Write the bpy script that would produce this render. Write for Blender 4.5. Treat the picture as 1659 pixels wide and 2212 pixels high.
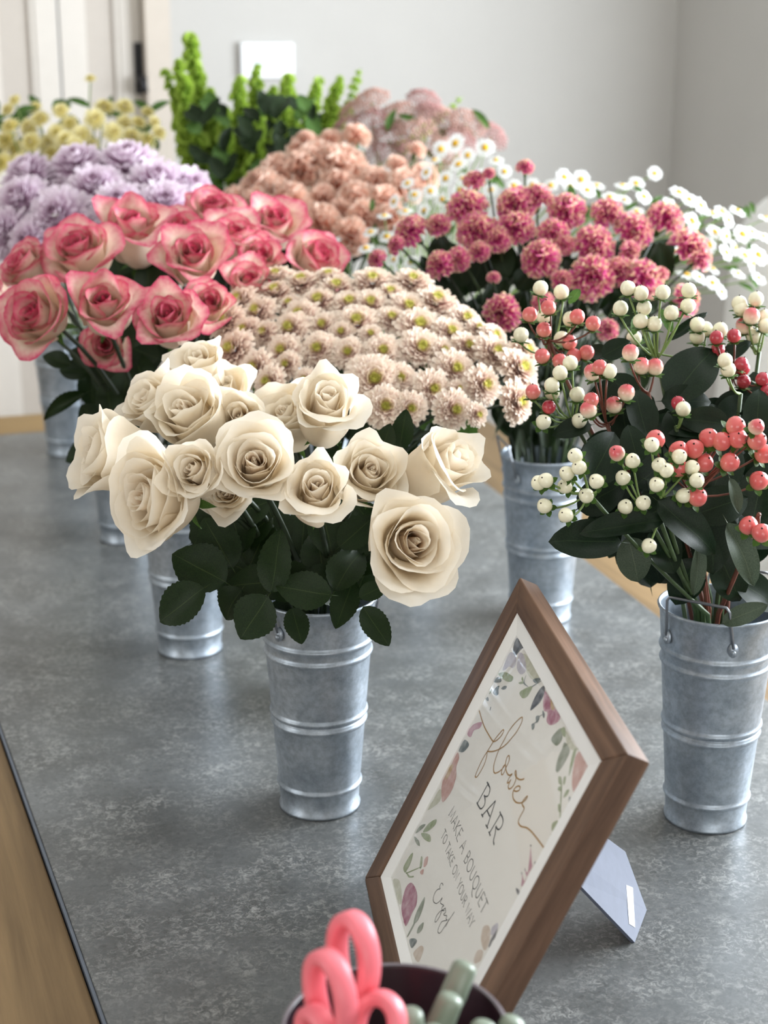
import bpy, math, random
from mathutils import Vector, Matrix, Quaternion

# ------------------------------------------------------------------ scene reset
for o_ in list(bpy.data.objects):
    bpy.data.objects.remove(o_, do_unlink=True)
SC = bpy.context.scene
COL = SC.collection
PI = math.pi
R = math.radians

# ------------------------------------------------------------------ camera
# 56 mm equivalent phone lens, about 74 cm above the table, looking down 17 degrees
IMG_W, IMG_H, F_PX = 1659.0, 2212.0, 3450.0
PITCH, ROLL, CAM_Z = R(16.88), R(0.13), 0.737
cam_data = bpy.data.cameras.new('camera')
cam_data.sensor_fit = 'VERTICAL'
cam_data.sensor_height = 36.0
cam_data.lens = 36.0 * F_PX / IMG_H
cam_data.clip_start = 0.02
cam_data.clip_end = 60
cam_data.dof.use_dof = True
cam_data.dof.focus_distance = 1.37
cam_data.dof.aperture_fstop = (cam_data.lens / 1000.0) / 0.0097
cam = bpy.data.objects.new('camera', cam_data)
COL.objects.link(cam)
_fw = Vector((0, math.cos(PITCH), -math.sin(PITCH)))
_up0 = Vector((0, math.sin(PITCH), math.cos(PITCH)))
_rt0 = Vector((1, 0, 0))
CAM_R = math.cos(ROLL) * _rt0 + math.sin(ROLL) * _up0
CAM_U = -math.sin(ROLL) * _rt0 + math.cos(ROLL) * _up0
CAM_F = _fw
CAM_O = Vector((0, 0, CAM_Z))
cam.matrix_world = Matrix(((CAM_R.x, CAM_U.x, -CAM_F.x, CAM_O.x),
                           (CAM_R.y, CAM_U.y, -CAM_F.y, CAM_O.y),
                           (CAM_R.z, CAM_U.z, -CAM_F.z, CAM_O.z),
                           (0, 0, 0, 1)))
SC.camera = cam


def at(px, py, y):
    """point of the place seen at photo pixel (px, py), standing y metres in front of the camera"""
    d = CAM_F + CAM_R * ((px - IMG_W / 2) / F_PX) - CAM_U * ((py - IMG_H / 2) / F_PX)
    return CAM_O + d * (y / d.y)


def ppm(p):
    """photo pixels per metre at point p"""
    return F_PX / ((p - CAM_O).dot(CAM_F))


# the room and the table share one direction, 19 degrees off the camera's
RA = R(19.27)
NX = Vector((math.cos(RA), math.sin(RA), 0))      # across the table, to the window wall
DX = Vector((-math.sin(RA), math.cos(RA), 0))     # along the table, to the back wall


def room(p, q, z=0.0):
    v = NX * p + DX * q
    return Vector((v.x, v.y, z))


FLOOR_Z, CEIL_Z = -0.76, 1.85
WALL_P, WALL_Q, LEFT_P, FRONT_Q = 2.2, 3.94, -3.0, -2.6

# ------------------------------------------------------------------ daylight and added fill
SC.view_settings.view_transform = 'Standard'
SC.view_settings.look = 'None'
SC.view_settings.gamma = 1.0
SC.view_settings.use_curve_mapping = False
SC.view_settings.exposure = 0.05
world = bpy.data.worlds.new('sky')
SC.world = world
world.use_nodes = True
wn = world.node_tree.nodes
wn['Background'].inputs[0].default_value = (0.80, 0.90, 1.0, 1)
wn['Background'].inputs[1].default_value = 1.2


def window_light(name, centre, normal, w, h, power, col):
    ld = bpy.data.lights.new(name, 'AREA')
    ld.shape = 'RECTANGLE'
    ld.size = w
    ld.size_y = h
    ld.energy = power
    ld.color = col
    o = bpy.data.objects.new(name, ld)
    COL.objects.link(o)
    o.location = centre
    o.rotation_euler = Vector(normal).to_track_quat('-Z', 'Z').to_euler()
    return o


WIN_R = [(0.85, 1.65), (1.92, 2.70)]          # windows of the right wall: along the wall
WIN_Z = (0.10, 1.45)
WIN_F = (-1.5, 1.3)                            # made-up window behind the camera, added for front fill
FILL_FZ = (-0.15, 1.25)
for (q0, q1), pw in zip(WIN_R, (84, 46)):
    window_light('daylight_right', room(WALL_P - 0.03, (q0 + q1) / 2, sum(WIN_Z) / 2), -NX,
                 q1 - q0, WIN_Z[1] - WIN_Z[0], pw, (0.88, 0.94, 1.0))
window_light('added_fill_front', room(sum(WIN_F) / 2, FRONT_Q + 0.05, sum(FILL_FZ) / 2), DX,
             WIN_F[1] - WIN_F[0], FILL_FZ[1] - FILL_FZ[0], 34, (1.0, 0.96, 0.90))  # fill lamp added to light the flower fronts, no known source

FILL_L = (0.2, 1.4)                             # made-up window in the left wall, added to brighten the sign
window_light('added_fill_left', room(LEFT_P + 0.05, sum(FILL_L) / 2, 0.65), NX, FILL_L[1] - FILL_L[0], 1.3, 20, (1.0, 0.97, 0.93))  # weak fill lamp added for the left-facing sign, no known source

# ------------------------------------------------------------------ helpers: objects


def tag(o, label=None, cat=None, group=None, kind=None):
    if label:
        o['label'] = label
    if cat:
        o['category'] = cat
    if group:
        o['group'] = group
    if kind:
        o['kind'] = kind
    return o


def make_mesh(name, verts, faces, mat=None, smooth=True, attrs=None):
    me = bpy.data.meshes.new(name)
    me.from_pydata([tuple(v) for v in verts], [], faces)
    if mat:
        me.materials.append(mat)
    if smooth:
        me.polygons.foreach_set('use_smooth', [True] * len(me.polygons))
    for k, vals in (attrs or {}).items():
        a = me.attributes.new(k, 'FLOAT', 'POINT')
        a.data.foreach_set('value', vals)
    me.update()
    return me


def put(name, me, parent=None, loc=None, rot=None, scale=None):
    o = bpy.data.objects.new(name, me)
    COL.objects.link(o)
    if parent:
        o.parent = parent
    if loc is not None:
        o.location = loc
    if rot is not None:
        o.rotation_mode = 'QUATERNION'
        o.rotation_quaternion = rot
    if scale is not None:
        o.scale = (scale,) * 3 if isinstance(scale, (int, float)) else scale
    return o


def empty(name, loc=(0, 0, 0)):
    o = bpy.data.objects.new(name, None)
    o.empty_display_size = 0.02
    COL.objects.link(o)
    o.location = loc
    return o


class Geo:
    """collects vertices and faces of one mesh"""

    def __init__(self):
        self.v, self.f, self.a = [], [], {}

    def grid(self, pts, closed_u=False, **attrs):
        n, m = len(pts), len(pts[0])
        b = len(self.v)
        for row in pts:
            self.v.extend(row)
        for i in range(n - 1):
            for j in range(m if closed_u else m - 1):
                j2 = (j + 1) % m
                self.f.append((b + i * m + j, b + i * m + j2, b + (i + 1) * m + j2, b + (i + 1) * m + j))
        for k, vals in attrs.items():
            self.a.setdefault(k, []).extend(vals)
        return b

    def box(self, lo, hi, fn=None):
        b = len(self.v)
        for z in (lo[2], hi[2]):
            for x, y in ((lo[0], lo[1]), (hi[0], lo[1]), (hi[0], hi[1]), (lo[0], hi[1])):
                p = Vector((x, y, z))
                self.v.append(fn(p) if fn else p)
        for q in ((0, 3, 2, 1), (4, 5, 6, 7), (0, 1, 5, 4), (1, 2, 6, 5), (2, 3, 7, 6), (3, 0, 4, 7)):
            self.f.append(tuple(b + i for i in q))

    def tube(self, path, rad, sides=6, cap=True, squash=None):
        path = [Vector(p) for p in path]
        n = len(path)
        rr = rad if isinstance(rad, (list, tuple)) else [rad] * n
        up = Vector((0.31, 0.17, 0.93)).normalized()
        rows = []
        for i, p in enumerate(path):
            t = (path[min(i + 1, n - 1)] - path[max(i - 1, 0)])
            t = t.normalized() if t.length > 1e-9 else Vector((0, 0, 1))
            a = t.cross(up)
            if a.length < 0.05:
                a = t.cross(Vector((1, 0, 0)))
            a.normalize()
            b_ = t.cross(a).normalized()
            up = -(a.cross(t)) if False else up
            rows.append([p + (a * math.cos(2 * PI * k / sides) + b_ * math.sin(2 * PI * k / sides)) * rr[i]
                         for k in range(sides)])
        b = self.grid(rows, closed_u=True)
        if cap:
            self.f.append(tuple(b + k for k in range(sides))[::-1])
            self.f.append(tuple(b + (n - 1) * sides + k for k in range(sides)))

    def lathe(self, prof, seg=32, centre=Vector((0, 0, 0))):
        rows = [[centre + Vector((r * math.cos(2 * PI * k / seg), r * math.sin(2 * PI * k / seg), z))
                 for k in range(seg)] for r, z in prof]
        return self.grid(rows, closed_u=True)

    def mesh(self, name, mat, smooth=True):
        return make_mesh(name, self.v, self.f, mat, smooth, self.a)


def box_obj(name, lo, hi, mat, parent=None, fn=None, bevel=0.0):
    g = Geo()
    g.box(lo, hi, fn)
    o = put(name, g.mesh(name, mat, False), parent)
    if bevel:
        m = o.modifiers.new('bevel', 'BEVEL')
        m.width = bevel
        m.segments = 2
        m.limit_method = 'ANGLE'
    return o


def aim(axis, spin=0.0):
    q = Vector(axis).normalized().to_track_quat('Z', 'Y')
    return q @ Quaternion((0, 0, 1), spin)


def facing(az, el):
    """direction of a bloom: az to the right of the camera, el above level (degrees)"""
    a, e = R(az), R(el)
    return Vector((math.sin(a) * math.cos(e), -math.cos(a) * math.cos(e), math.sin(e)))


def bez(p0, p1, p2, n=6):
    out = []
    for i in range(n + 1):
        t = i / n
        out.append(p0 * (1 - t) ** 2 + p1 * 2 * t * (1 - t) + p2 * t * t)
    return out


def spline(pts, sub=5, closed=False):
    """Catmull-Rom through 2D or 3D points"""
    P_ = [Vector(p) for p in pts]
    n = len(P_)
    out = []
    last = n if closed else n - 1
    for i in range(last):
        if closed:
            a, b, c, d = P_[(i - 1) % n], P_[i], P_[(i + 1) % n], P_[(i + 2) % n]
        else:
            a, b, c, d = P_[max(i - 1, 0)], P_[i], P_[i + 1], P_[min(i + 2, n - 1)]
        for k in range(sub):
            t = k / sub
            out.append(0.5 * ((2 * b) + (c - a) * t + (2 * a - 5 * b + 4 * c - d) * t * t
                              + (3 * b - a - 3 * c + d) * t ** 3))
    if not closed:
        out.append(P_[-1])
    return out


# ------------------------------------------------------------------ helpers: materials
MATS = {}


def srgb(r, g, b):
    f = lambda c: (c / 255 / 12.92) if c / 255 <= 0.04045 else ((c / 255 + 0.055) / 1.055) ** 2.4
    return (f(r), f(g), f(b), 1.0)


class NT:
    def __init__(self, name):
        self.m = bpy.data.materials.new(name)
        self.m.use_nodes = True
        self.t = self.m.node_tree
        self.n = self.t.nodes
        self.b = self.n['Principled BSDF']
        self.out = self.n['Material Output']
        MATS[name] = self.m

    def new(self, kind, **kw):
        nd = self.n.new(kind)
        for k, v in kw.items():
            setattr(nd, k, v)
        return nd

    def link(self, a, b):
        self.t.links.new(a, b)

    def coords(self, scale=(1, 1, 1), kind='Object'):
        tc = self.new('ShaderNodeTexCoord')
        mp = self.new('ShaderNodeMapping')
        mp.inputs['Scale'].default_value = scale
        self.link(tc.outputs[kind], mp.inputs[0])
        return mp.outputs[0]

    def noise(self, co, scale, detail=4, rough=0.55, dist=0.0):
        nz = self.new('ShaderNodeTexNoise')
        nz.inputs['Scale'].default_value = scale
        nz.inputs['Detail'].default_value = detail
        nz.inputs['Roughness'].default_value = rough
        nz.inputs['Distortion'].default_value = dist
        self.link(co, nz.inputs['Vector'])
        return nz.outputs['Fac']

    def ramp(self, fac, stops):
        r = self.new('ShaderNodeValToRGB')
        el = r.color_ramp.elements
        while len(el) < len(stops):
            el.new(0.5)
        for e_, (p, c) in zip(el, stops):
            e_.position = p
            e_.color = c
        self.link(fac, r.inputs[0])
        return r.outputs[0]

    def mix(self, fac, a, b, blend='MIX'):
        m = self.new('ShaderNodeMix', data_type='RGBA', blend_type=blend)
        for sock, val in ((m.inputs[0], fac), (m.inputs[6], a), (m.inputs[7], b)):
            if hasattr(val, 'is_linked') or hasattr(val, 'node'):
                self.link(val, sock)
            else:
                sock.default_value = val
        return m.outputs[2]

    def attr(self, name):
        a = self.new('ShaderNodeAttribute', attribute_name=name)
        return a.outputs['Fac']

    def bump(self, fac, strength=0.2, dist=0.002):
        b = self.new('ShaderNodeBump')
        b.inputs['Strength'].default_value = strength
        b.inputs['Distance'].default_value = dist
        self.link(fac, b.inputs['Height'])
        self.link(b.outputs[0], self.b.inputs['Normal'])

    def set(self, color=None, rough=None, metal=None, spec=None, coat=None):
        for key, v in (('Base Color', color), ('Roughness', rough), ('Metallic', metal),
                       ('Specular IOR Level', spec), ('Coat Weight', coat)):
            if v is None:
                continue
            if hasattr(v, 'node'):
                self.link(v, self.b.inputs[key])
            else:
                self.b.inputs[key].default_value = v

    def translucent(self, color, amount):
        """thin petals and leaves let light through"""
        tr = self.new('ShaderNodeBsdfTranslucent')
        if hasattr(color, 'node'):
            self.link(color, tr.inputs[0])
        else:
            tr.inputs[0].default_value = color
        mx = self.new('ShaderNodeMixShader')
        mx.inputs[0].default_value = amount
        self.link(self.b.outputs[0], mx.inputs[1])
        self.link(tr.outputs[0], mx.inputs[2])
        self.link(mx.outputs[0], self.out.inputs[0])


def plain(name, col, rough=0.5, metal=0.0, var=0.08, scale=40.0, spec=0.5, coat=0.0):
    """a colour with a little procedural unevenness"""
    t = NT(name)
    f = t.noise(t.coords(), scale)
    lo = tuple(c * (1 - var) for c in col[:3]) + (1,)
    hi = tuple(min(1, c * (1 + var)) for c in col[:3]) + (1,)
    t.set(t.ramp(f, [(0.3, lo), (0.7, hi)]), rough, metal, spec, coat)
    return t.m


def petal_mat(name, body, tip, core, rough=0.55, trans=0.25, tip_lo=0.35, tip_hi=0.9, noise_amt=0.12, streak=0.0):
    """body colour, margin colour by the 'tip' attribute, heart colour by the 'core' attribute"""
    t = NT(name)
    co = t.coords()
    mr = t.new('ShaderNodeMapRange')
    mr.inputs[1].default_value = tip_lo
    mr.inputs[2].default_value = tip_hi
    nz = t.noise(co, 7.0, 3)
    ad = t.new('ShaderNodeMath', operation='MULTIPLY_ADD')
    t.link(nz, ad.inputs[0])
    ad.inputs[1].default_value = 0.2 + streak
    ad.inputs[2].default_value = -0.1 - streak / 2
    sm = t.new('ShaderNodeMath', operation='ADD')
    t.link(t.attr('tip'), sm.inputs[0])
    t.link(ad.outputs[0], sm.inputs[1])
    t.link(sm.outputs[0], mr.inputs[0])
    c = t.mix(t.attr('core'), body, core)
    c = t.mix(mr.outputs[0], c, tip)
    v = t.noise(co, 3.0, 2)
    vr = t.ramp(v, [(0.3, (1 - noise_amt,) * 3 + (1,)), (0.7, (1, 1, 1, 1))])
    c = t.mix(1.0, c, vr, 'MULTIPLY')
    t.set(c, rough, 0.0, 0.25)
    t.translucent(c, trans)
    return t.m


def leaf_mat(name, dark, light, vein, rough=0.38, trans=0.12):
    t = NT(name)
    co = t.coords()
    c = t.ramp(t.noise(co, 60.0, 3), [(0.3, dark), (0.75, light)])
    mr = t.new('ShaderNodeMapRange')
    mr.inputs[1].default_value = 0.955
    mr.inputs[2].default_value = 1.02
    t.link(t.attr('vein'), mr.inputs[0])
    c = t.mix(mr.outputs[0], c, vein)
    t.set(c, rough, 0.0, 0.22)
    t.translucent(c, trans)
    t.bump(t.noise(co, 160.0, 2), 0.25, 0.0006)
    return t.m


def wood_mat(name, dark, light, grain_axis=0, rough=0.5, scale=1.0, bump=0.3):
    t = NT(name)
    s = [55.0 * scale] * 3
    s[grain_axis] = 3.0 * scale
    co = t.coords(tuple(s))
    f = t.noise(co, 1.0, 6, 0.65, 0.4)
    s2 = [9.0 * scale] * 3
    s2[grain_axis] = 1.2 * scale
    f2 = t.noise(t.coords(tuple(s2)), 1.0, 3)
    c = t.ramp(f, [(0.28, dark), (0.72, light)])
    c2 = t.ramp(f2, [(0.3, (0.72, 0.70, 0.68, 1)), (0.7, (1, 1, 1, 1))])
    t.set(t.mix(1.0, c, c2, 'MULTIPLY'), rough, 0.0, 0.3)
    t.bump(f, bump, 0.0006)
    return t.m
# ------------------------------------------------------------------ the room
M_wall = plain('wall_paint', srgb(188, 186, 182), 0.8, var=0.015, scale=6)
M_ceil = plain('ceiling_paint', srgb(235, 233, 228), 0.9, var=0.01)
M_trim = plain('trim_paint', srgb(212, 206, 198), 0.5, var=0.015)
M_casing = plain('casing_paint', srgb(196, 186, 174), 0.55, var=0.02)
M_floor = wood_mat('floor_boards', srgb(176, 162, 148), srgb(206, 196, 186), 1, 0.45, 0.3, 0.1)
M_plastic = plain('white_plastic', srgb(240, 243, 246), 0.35, var=0.01)
M_black = plain('black_metal', srgb(38, 38, 42), 0.35, 0.3, var=0.1)


def wall_piece(name, c, mat, kind='structure', parent=None):
    """box given in room coordinates (p0, q0, z0, p1, q1, z1)"""
    o = box_obj(name, (c[0], c[1], c[2]), (c[3], c[4], c[5]), mat, parent,
                fn=lambda v: room(v.x, v.y, v.z))
    if parent is None:
        tag(o, kind=kind)
    return o


def wall_with_holes(name, axis, at0, at1, lo, hi, holes, zh):
    """wall along one room axis with window openings, one mesh"""
    g = Geo()
    cuts = [lo]
    for a, b in holes:
        cuts += [a, b]
    cuts.append(hi)
    for i in range(0, len(cuts), 2):
        seg = (cuts[i], cuts[i + 1])
        if axis == 'q':
            g.box((at0, seg[0], FLOOR_Z), (at1, seg[1], CEIL_Z), lambda v: room(v.x, v.y, v.z))
        else:
            g.box((seg[0], at0, FLOOR_Z), (seg[1], at1, CEIL_Z), lambda v: room(v.x, v.y, v.z))
    for a, b in holes:
        for z0, z1 in ((FLOOR_Z, zh[0]), (zh[1], CEIL_Z)):
            if axis == 'q':
                g.box((at0, a, z0), (at1, b, z1), lambda v: room(v.x, v.y, v.z))
            else:
                g.box((a, at0, z0), (b, at1, z1), lambda v: room(v.x, v.y, v.z))
    o = put(name, g.mesh(name, M_wall, False))
    return tag(o, kind='structure')


wall_piece('floor', (LEFT_P - .1, FRONT_Q - .1, FLOOR_Z - .1, WALL_P + .12, WALL_Q + .12, FLOOR_Z), M_floor)
wall_piece('ceiling', (LEFT_P - .1, FRONT_Q - .1, CEIL_Z, WALL_P + .12, WALL_Q + .12, CEIL_Z + .1), M_ceil)
wall_with_holes('wall_left', 'q', LEFT_P - .1, LEFT_P, FRONT_Q, WALL_Q, [FILL_L], (0.0, 1.3))
wall_with_holes('wall_right', 'q', WALL_P, WALL_P + .1, FRONT_Q, WALL_Q, WIN_R, WIN_Z)
wall_with_holes('wall_front', 'p', FRONT_Q - .1, FRONT_Q, LEFT_P, WALL_P, [WIN_F], FILL_FZ)
wall_piece('baseboard_right', (WALL_P - .015, FRONT_Q, FLOOR_Z, WALL_P, WALL_Q, FLOOR_Z + .11), M_trim)

# window joinery
T_glass = NT('window_glass')
_tr = T_glass.new('ShaderNodeBsdfTransparent')
_gl = T_glass.new('ShaderNodeBsdfGlossy')
_gl.inputs['Roughness'].default_value = 0.02
_lw = T_glass.new('ShaderNodeLayerWeight')
_lw.inputs[0].default_value = 0.5
_pw = T_glass.new('ShaderNodeMath', operation='POWER')
T_glass.link(_lw.outputs['Facing'], _pw.inputs[0])
_pw.inputs[1].default_value = 4.0
_fr = T_glass.new('ShaderNodeMath', operation='MULTIPLY_ADD')
T_glass.link(_pw.outputs[0], _fr.inputs[0])
_fr.inputs[1].default_value = 0.85
_fr.inputs[2].default_value = 0.04
_mx = T_glass.new('ShaderNodeMixShader')
T_glass.link(_fr.outputs[0], _mx.inputs[0])
T_glass.link(_tr.outputs[0], _mx.inputs[1])
T_glass.link(_gl.outputs[0], _mx.inputs[2])
T_glass.link(_mx.outputs[0], T_glass.out.inputs[0])
M_glass = T_glass.m


def window(n, axis, at0, lo, hi, zh):
    w = empty('window_%d' % n, (0, 0, 0))
    tag(w, kind='structure')

    def b(name, a0, a1, z0, z1, t0, t1, mat):
        if axis == 'q':
            wall_piece(name, (at0 + t0, a0, z0, at0 + t1, a1, z1), mat, parent=w)
        else:
            wall_piece(name, (a0, at0 - t1, z0, a1, at0 - t0, z1), mat, parent=w)
    f = 0.05
    b('window_frame', lo, lo + f, zh[0], zh[1], .05, .10, M_trim)
    b('window_frame', hi - f, hi, zh[0], zh[1], .05, .10, M_trim)
    b('window_frame', lo + f, hi - f, zh[0], zh[0] + f, .05, .10, M_trim)
    b('window_frame', lo + f, hi - f, zh[1] - f, zh[1], .05, .10, M_trim)
    b('mullion', (lo + hi) / 2 - .015, (lo + hi) / 2 + .015, zh[0] + f, zh[1] - f, .06, .09, M_trim)
    b('pane', lo + f, (lo + hi) / 2 - .015, zh[0] + f, zh[1] - f, .072, .078, M_glass)
    b('pane', (lo + hi) / 2 + .015, hi - f, zh[0] + f, zh[1] - f, .072, .078, M_glass)


window(1, 'q', WALL_P, *WIN_R[0], WIN_Z)
window(2, 'q', WALL_P, *WIN_R[1], WIN_Z)
window(3, 'p', FRONT_Q, *WIN_F, FILL_FZ)  # invented window around the added front fill
window(4, 'q', LEFT_P - .15, *FILL_L, (0.0, 1.3))  # invented window around the added left fill

# back wall with the doorway at its left end
def wall_p(px, q=WALL_Q, py=100.0):
    """room coordinate along the back wall that stands at photo column px"""
    d = CAM_F + CAM_R * ((px - IMG_W / 2) / F_PX) - CAM_U * ((py - IMG_H / 2) / F_PX)
    s = q / (d.x * DX.x + d.y * DX.y)
    P_ = Vector((d.x * s, d.y * s, 0))
    return P_.dot(NX)


def wall_z(px, py, q=WALL_Q):
    d = CAM_F + CAM_R * ((px - IMG_W / 2) / F_PX) - CAM_U * ((py - IMG_H / 2) / F_PX)
    s = q / (d.x * DX.x + d.y * DX.y)
    return CAM_Z + d.z * s


P_case0, P_case1 = wall_p(312), wall_p(366)
P_mid = wall_p(133)
P_far = P_case0 - 2 * (P_case0 - P_mid) - 0.01
DOOR_TOP = FLOOR_Z + 2.08
wall_piece('wall_back', (P_case1, WALL_Q, FLOOR_Z, WALL_P, WALL_Q + .12, CEIL_Z), M_wall)
wall_piece('wall_back_left', (LEFT_P, WALL_Q, FLOOR_Z, P_far - .07, WALL_Q + .12, CEIL_Z), M_wall)
wall_piece('wall_back_top', (P_far - .07, WALL_Q, DOOR_TOP + .07, P_case1, WALL_Q + .12, CEIL_Z), M_wall)
tr = empty('trim_1')
tag(tr, kind='structure')
wall_piece('casing', (P_case0, WALL_Q - .02, FLOOR_Z, P_case1, WALL_Q + .12, DOOR_TOP + .07), M_casing, parent=tr)
wall_piece('casing', (P_far - .07, WALL_Q - .02, FLOOR_Z, P_far, WALL_Q + .12, DOOR_TOP + .07), M_casing, parent=tr)
wall_piece('casing', (P_far, WALL_Q - .02, DOOR_TOP, P_case0, WALL_Q + .12, DOOR_TOP + .07), M_casing, parent=tr)
wall_piece('baseboard_back', (P_case1, WALL_Q - .015, FLOOR_Z, WALL_P - .015, WALL_Q, FLOOR_Z + .11), M_trim)


M_panel = plain('door_panel_paint', srgb(190, 182, 173), 0.5, var=0.02)


def panel_door(n, p0, p1, handle):
    d = empty('door_%d' % n)
    tag(d, kind='structure')
    q0, q1 = WALL_Q + .03, WALL_Q + .07
    w = (p1 - p0)
    st = min(0.115, w * .26)
    z0, z1 = FLOOR_Z + .01, DOOR_TOP - .005
    zs = [z0, z0 + .22, z0 + .98, z0 + 1.12, z1 - .12, z1]
    wall_piece('stile', (p0, q0, z0, p0 + st, q1, z1), M_trim, parent=d)
    wall_piece('stile', (p1 - st, q0, z0, p1, q1, z1), M_trim, parent=d)
    for a, b in ((0, 1), (2, 3), (4, 5)):
        wall_piece('rail', (p0 + st, q0, zs[a], p1 - st, q1, zs[b]), M_trim, parent=d)
    for a, b in ((1, 2), (3, 4)):
        wall_piece('panel', (p0 + st, q0 + .014, zs[a], p1 - st, q1 - .01, zs[b]), M_panel, parent=d)
        wall_piece('panel_moulding', (p0 + st, q0 + .004, zs[a], p0 + st + .012, q0 + .014, zs[b]), M_trim, parent=d)
        wall_piece('panel_moulding', (p1 - st - .012, q0 + .004, zs[a], p1 - st, q0 + .014, zs[b]), M_trim, parent=d)
    if handle:
        zh0, zh1 = wall_z(303, 204), wall_z(303, 92)
        pc = wall_p(303)
        pl = wall_piece('handle_plate', (pc - .011, q0 - .008, zh0, pc + .011, q0, zh1), M_black, parent=d)
        g = Geo()
        zc = zh0 + .035
        g.tube([room(pc, q0 - .008, zc), room(pc, q0 - .045, zc), room(pc + .002, q0 - .05, zc - .03)], .010, 10)
        put('lever', g.mesh('lever', M_black), pl)
    return d


panel_door(1, P_mid + .003, P_case0 - .003, True)
panel_door(2, P_far + .003, P_mid - .003, False)

# wall control panel
pz = [wall_p(516), wall_p(630), wall_z(570, 168), wall_z(570, 92)]
sw = empty('wall_switch_panel', room((pz[0] + pz[1]) / 2, WALL_Q, (pz[2] + pz[3]) / 2))
tag(sw, 'white square control panel mounted on the back wall behind the green spikes', 'switch')


def sw_box(name, a, b, mat, bevel=.003):
    o = box_obj(name, a, b, mat, None, fn=lambda v: room(v.x, v.y, v.z) - sw.location, bevel=bevel)
    o.parent = sw
    return o


sw_box('plate', (pz[0], WALL_Q - .022, pz[2]), (pz[1], WALL_Q, pz[3]), M_plastic)
sw_box('screen', (pz[0] + .03, WALL_Q - .024, (pz[2] + pz[3]) / 2 - .012), (pz[1] - .03, WALL_Q - .022, pz[3] - .02),
       plain('grey_screen', srgb(205, 212, 220), 0.25, var=0.02), 0)

# ------------------------------------------------------------------ the table
M_slab = NT('concrete_slab')
_co = M_slab.coords()
_c = M_slab.ramp(M_slab.noise(_co, 9.0, 5, 0.6), [(0.30, srgb(73, 75, 74)), (0.70, srgb(102, 105, 106))])
_fl = M_slab.ramp(M_slab.noise(_co, 165.0, 7, 0.78, 0.8), [(0.47, (0, 0, 0, 1)), (0.62, (1, 1, 1, 1))])
_pa = M_slab.ramp(M_slab.noise(_co, 22.0, 3), [(0.35, (0.1, 0.1, 0.1, 1)), (0.65, (0.75, 0.75, 0.75, 1))])
_ff = M_slab.mix(1.0, _fl, _pa, 'MULTIPLY')
_c = M_slab.mix(_ff, _c, srgb(162, 163, 160))
_dk = M_slab.ramp(M_slab.noise(_co, 170.0, 3, 0.6), [(0.30, (0.72, 0.72, 0.72, 1)), (0.46, (1, 1, 1, 1))])
_c = M_slab.mix(1.0, _c, _dk, 'MULTIPLY')
M_slab.set(_c, 0.34, 0.0, 0.6)
M_slab.bump(M_slab.noise(_co, 240.0, 3), 0.15, 0.0005)
M_slab = M_slab.m
M_slabedge = plain('slab_edge', srgb(96, 104, 116), 0.45, var=0.08)
M_oak = wood_mat('oak_border', srgb(104, 84, 58), srgb(152, 126, 90), 1, 0.5, 0.55, 0.25)
M_oakx = wood_mat('oak_cross', srgb(150, 118, 70), srgb(190, 158, 104), 0, 0.5, 0.55, 0.25)

TB = empty('dining_table', room(0.57, 1.4, FLOOR_Z))
TB.rotation_euler = (0, 0, RA)
tag(TB, 'long oak table with a grey concrete-look inset top carrying all the flower buckets', 'table')
TP, TQ = 0.57, 1.4


def left_p(q):
    return 0.151 - 0.027 * (q - 1.075)


def right_p(q):
    return 0.987 + 0.050 * (q - 1.735)


Q0, Q1, BW = -0.10, 3.0, 0.17
LIFT = -FLOOR_Z


def tb_prism(name, quad, z0, z1, mat, bevel=0.0):
    """four (p, q) corners extruded between z0 and z1, in the table's own axes"""
    v = [Vector((p - TP, q - TQ, z0 + LIFT)) for p, q in quad] + [Vector((p - TP, q - TQ, z1 + LIFT)) for p, q in quad]
    f = [(3, 2, 1, 0), (4, 5, 6, 7), (0, 1, 5, 4), (1, 2, 6, 5), (2, 3, 7, 6), (3, 0, 4, 7)]
    o = put(name, make_mesh(name, v, f, mat, False), TB)
    if bevel:
        m = o.modifiers.new('bevel', 'BEVEL')
        m.width = bevel
        m.segments = 2
    return o


sl = tb_prism('slab_top', [(left_p(Q0), Q0), (right_p(Q0), Q0), (right_p(Q1), Q1), (left_p(Q1), Q1)], -.02, 0, M_slab, .0012)
g_ = .003
tb_prism('slab_edge_strip', [(left_p(Q0) - g_, Q0), (left_p(Q0) - .0004, Q0), (left_p(Q1) - .0004, Q1), (left_p(Q1) - g_, Q1)],
         -.02, -.0012, M_slabedge)
ZB = -.0045
tb_prism('border_board', [(left_p(Q0) - BW, Q0 - BW), (left_p(Q0) - .004, Q0), (left_p(Q1) - .004, Q1), (left_p(Q1) - BW, Q1 + BW)], -.035, ZB, M_oak, .002)
tb_prism('border_board', [(right_p(Q0) + .002, Q0), (right_p(Q0) + BW, Q0 - BW), (right_p(Q1) + BW, Q1 + BW), (right_p(Q1) + .002, Q1)], -.035, ZB, M_oak, .002)
tb_prism('border_board', [(left_p(Q1), Q1 + .002), (right_p(Q1), Q1 + .002), (right_p(Q1) + BW, Q1 + BW), (left_p(Q1) - BW, Q1 + BW)], -.035, ZB, M_oakx, .002)
tb_prism('border_board', [(left_p(Q0) - BW, Q0 - BW), (right_p(Q0) + BW, Q0 - BW), (right_p(Q0), Q0 - .002), (left_p(Q0), Q0 - .002)], -.035, ZB, M_oakx, .002)
tb_prism('underframe', [(left_p(Q0) - BW + .03, Q0 - BW + .03), (right_p(Q0) + BW - .03, Q0 - BW + .03),
                        (right_p(Q1) + BW - .05, Q1 + BW - .03), (left_p(Q1) - BW + .05, Q1 + BW - .03)], -.11, -.036, M_oak)
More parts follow.
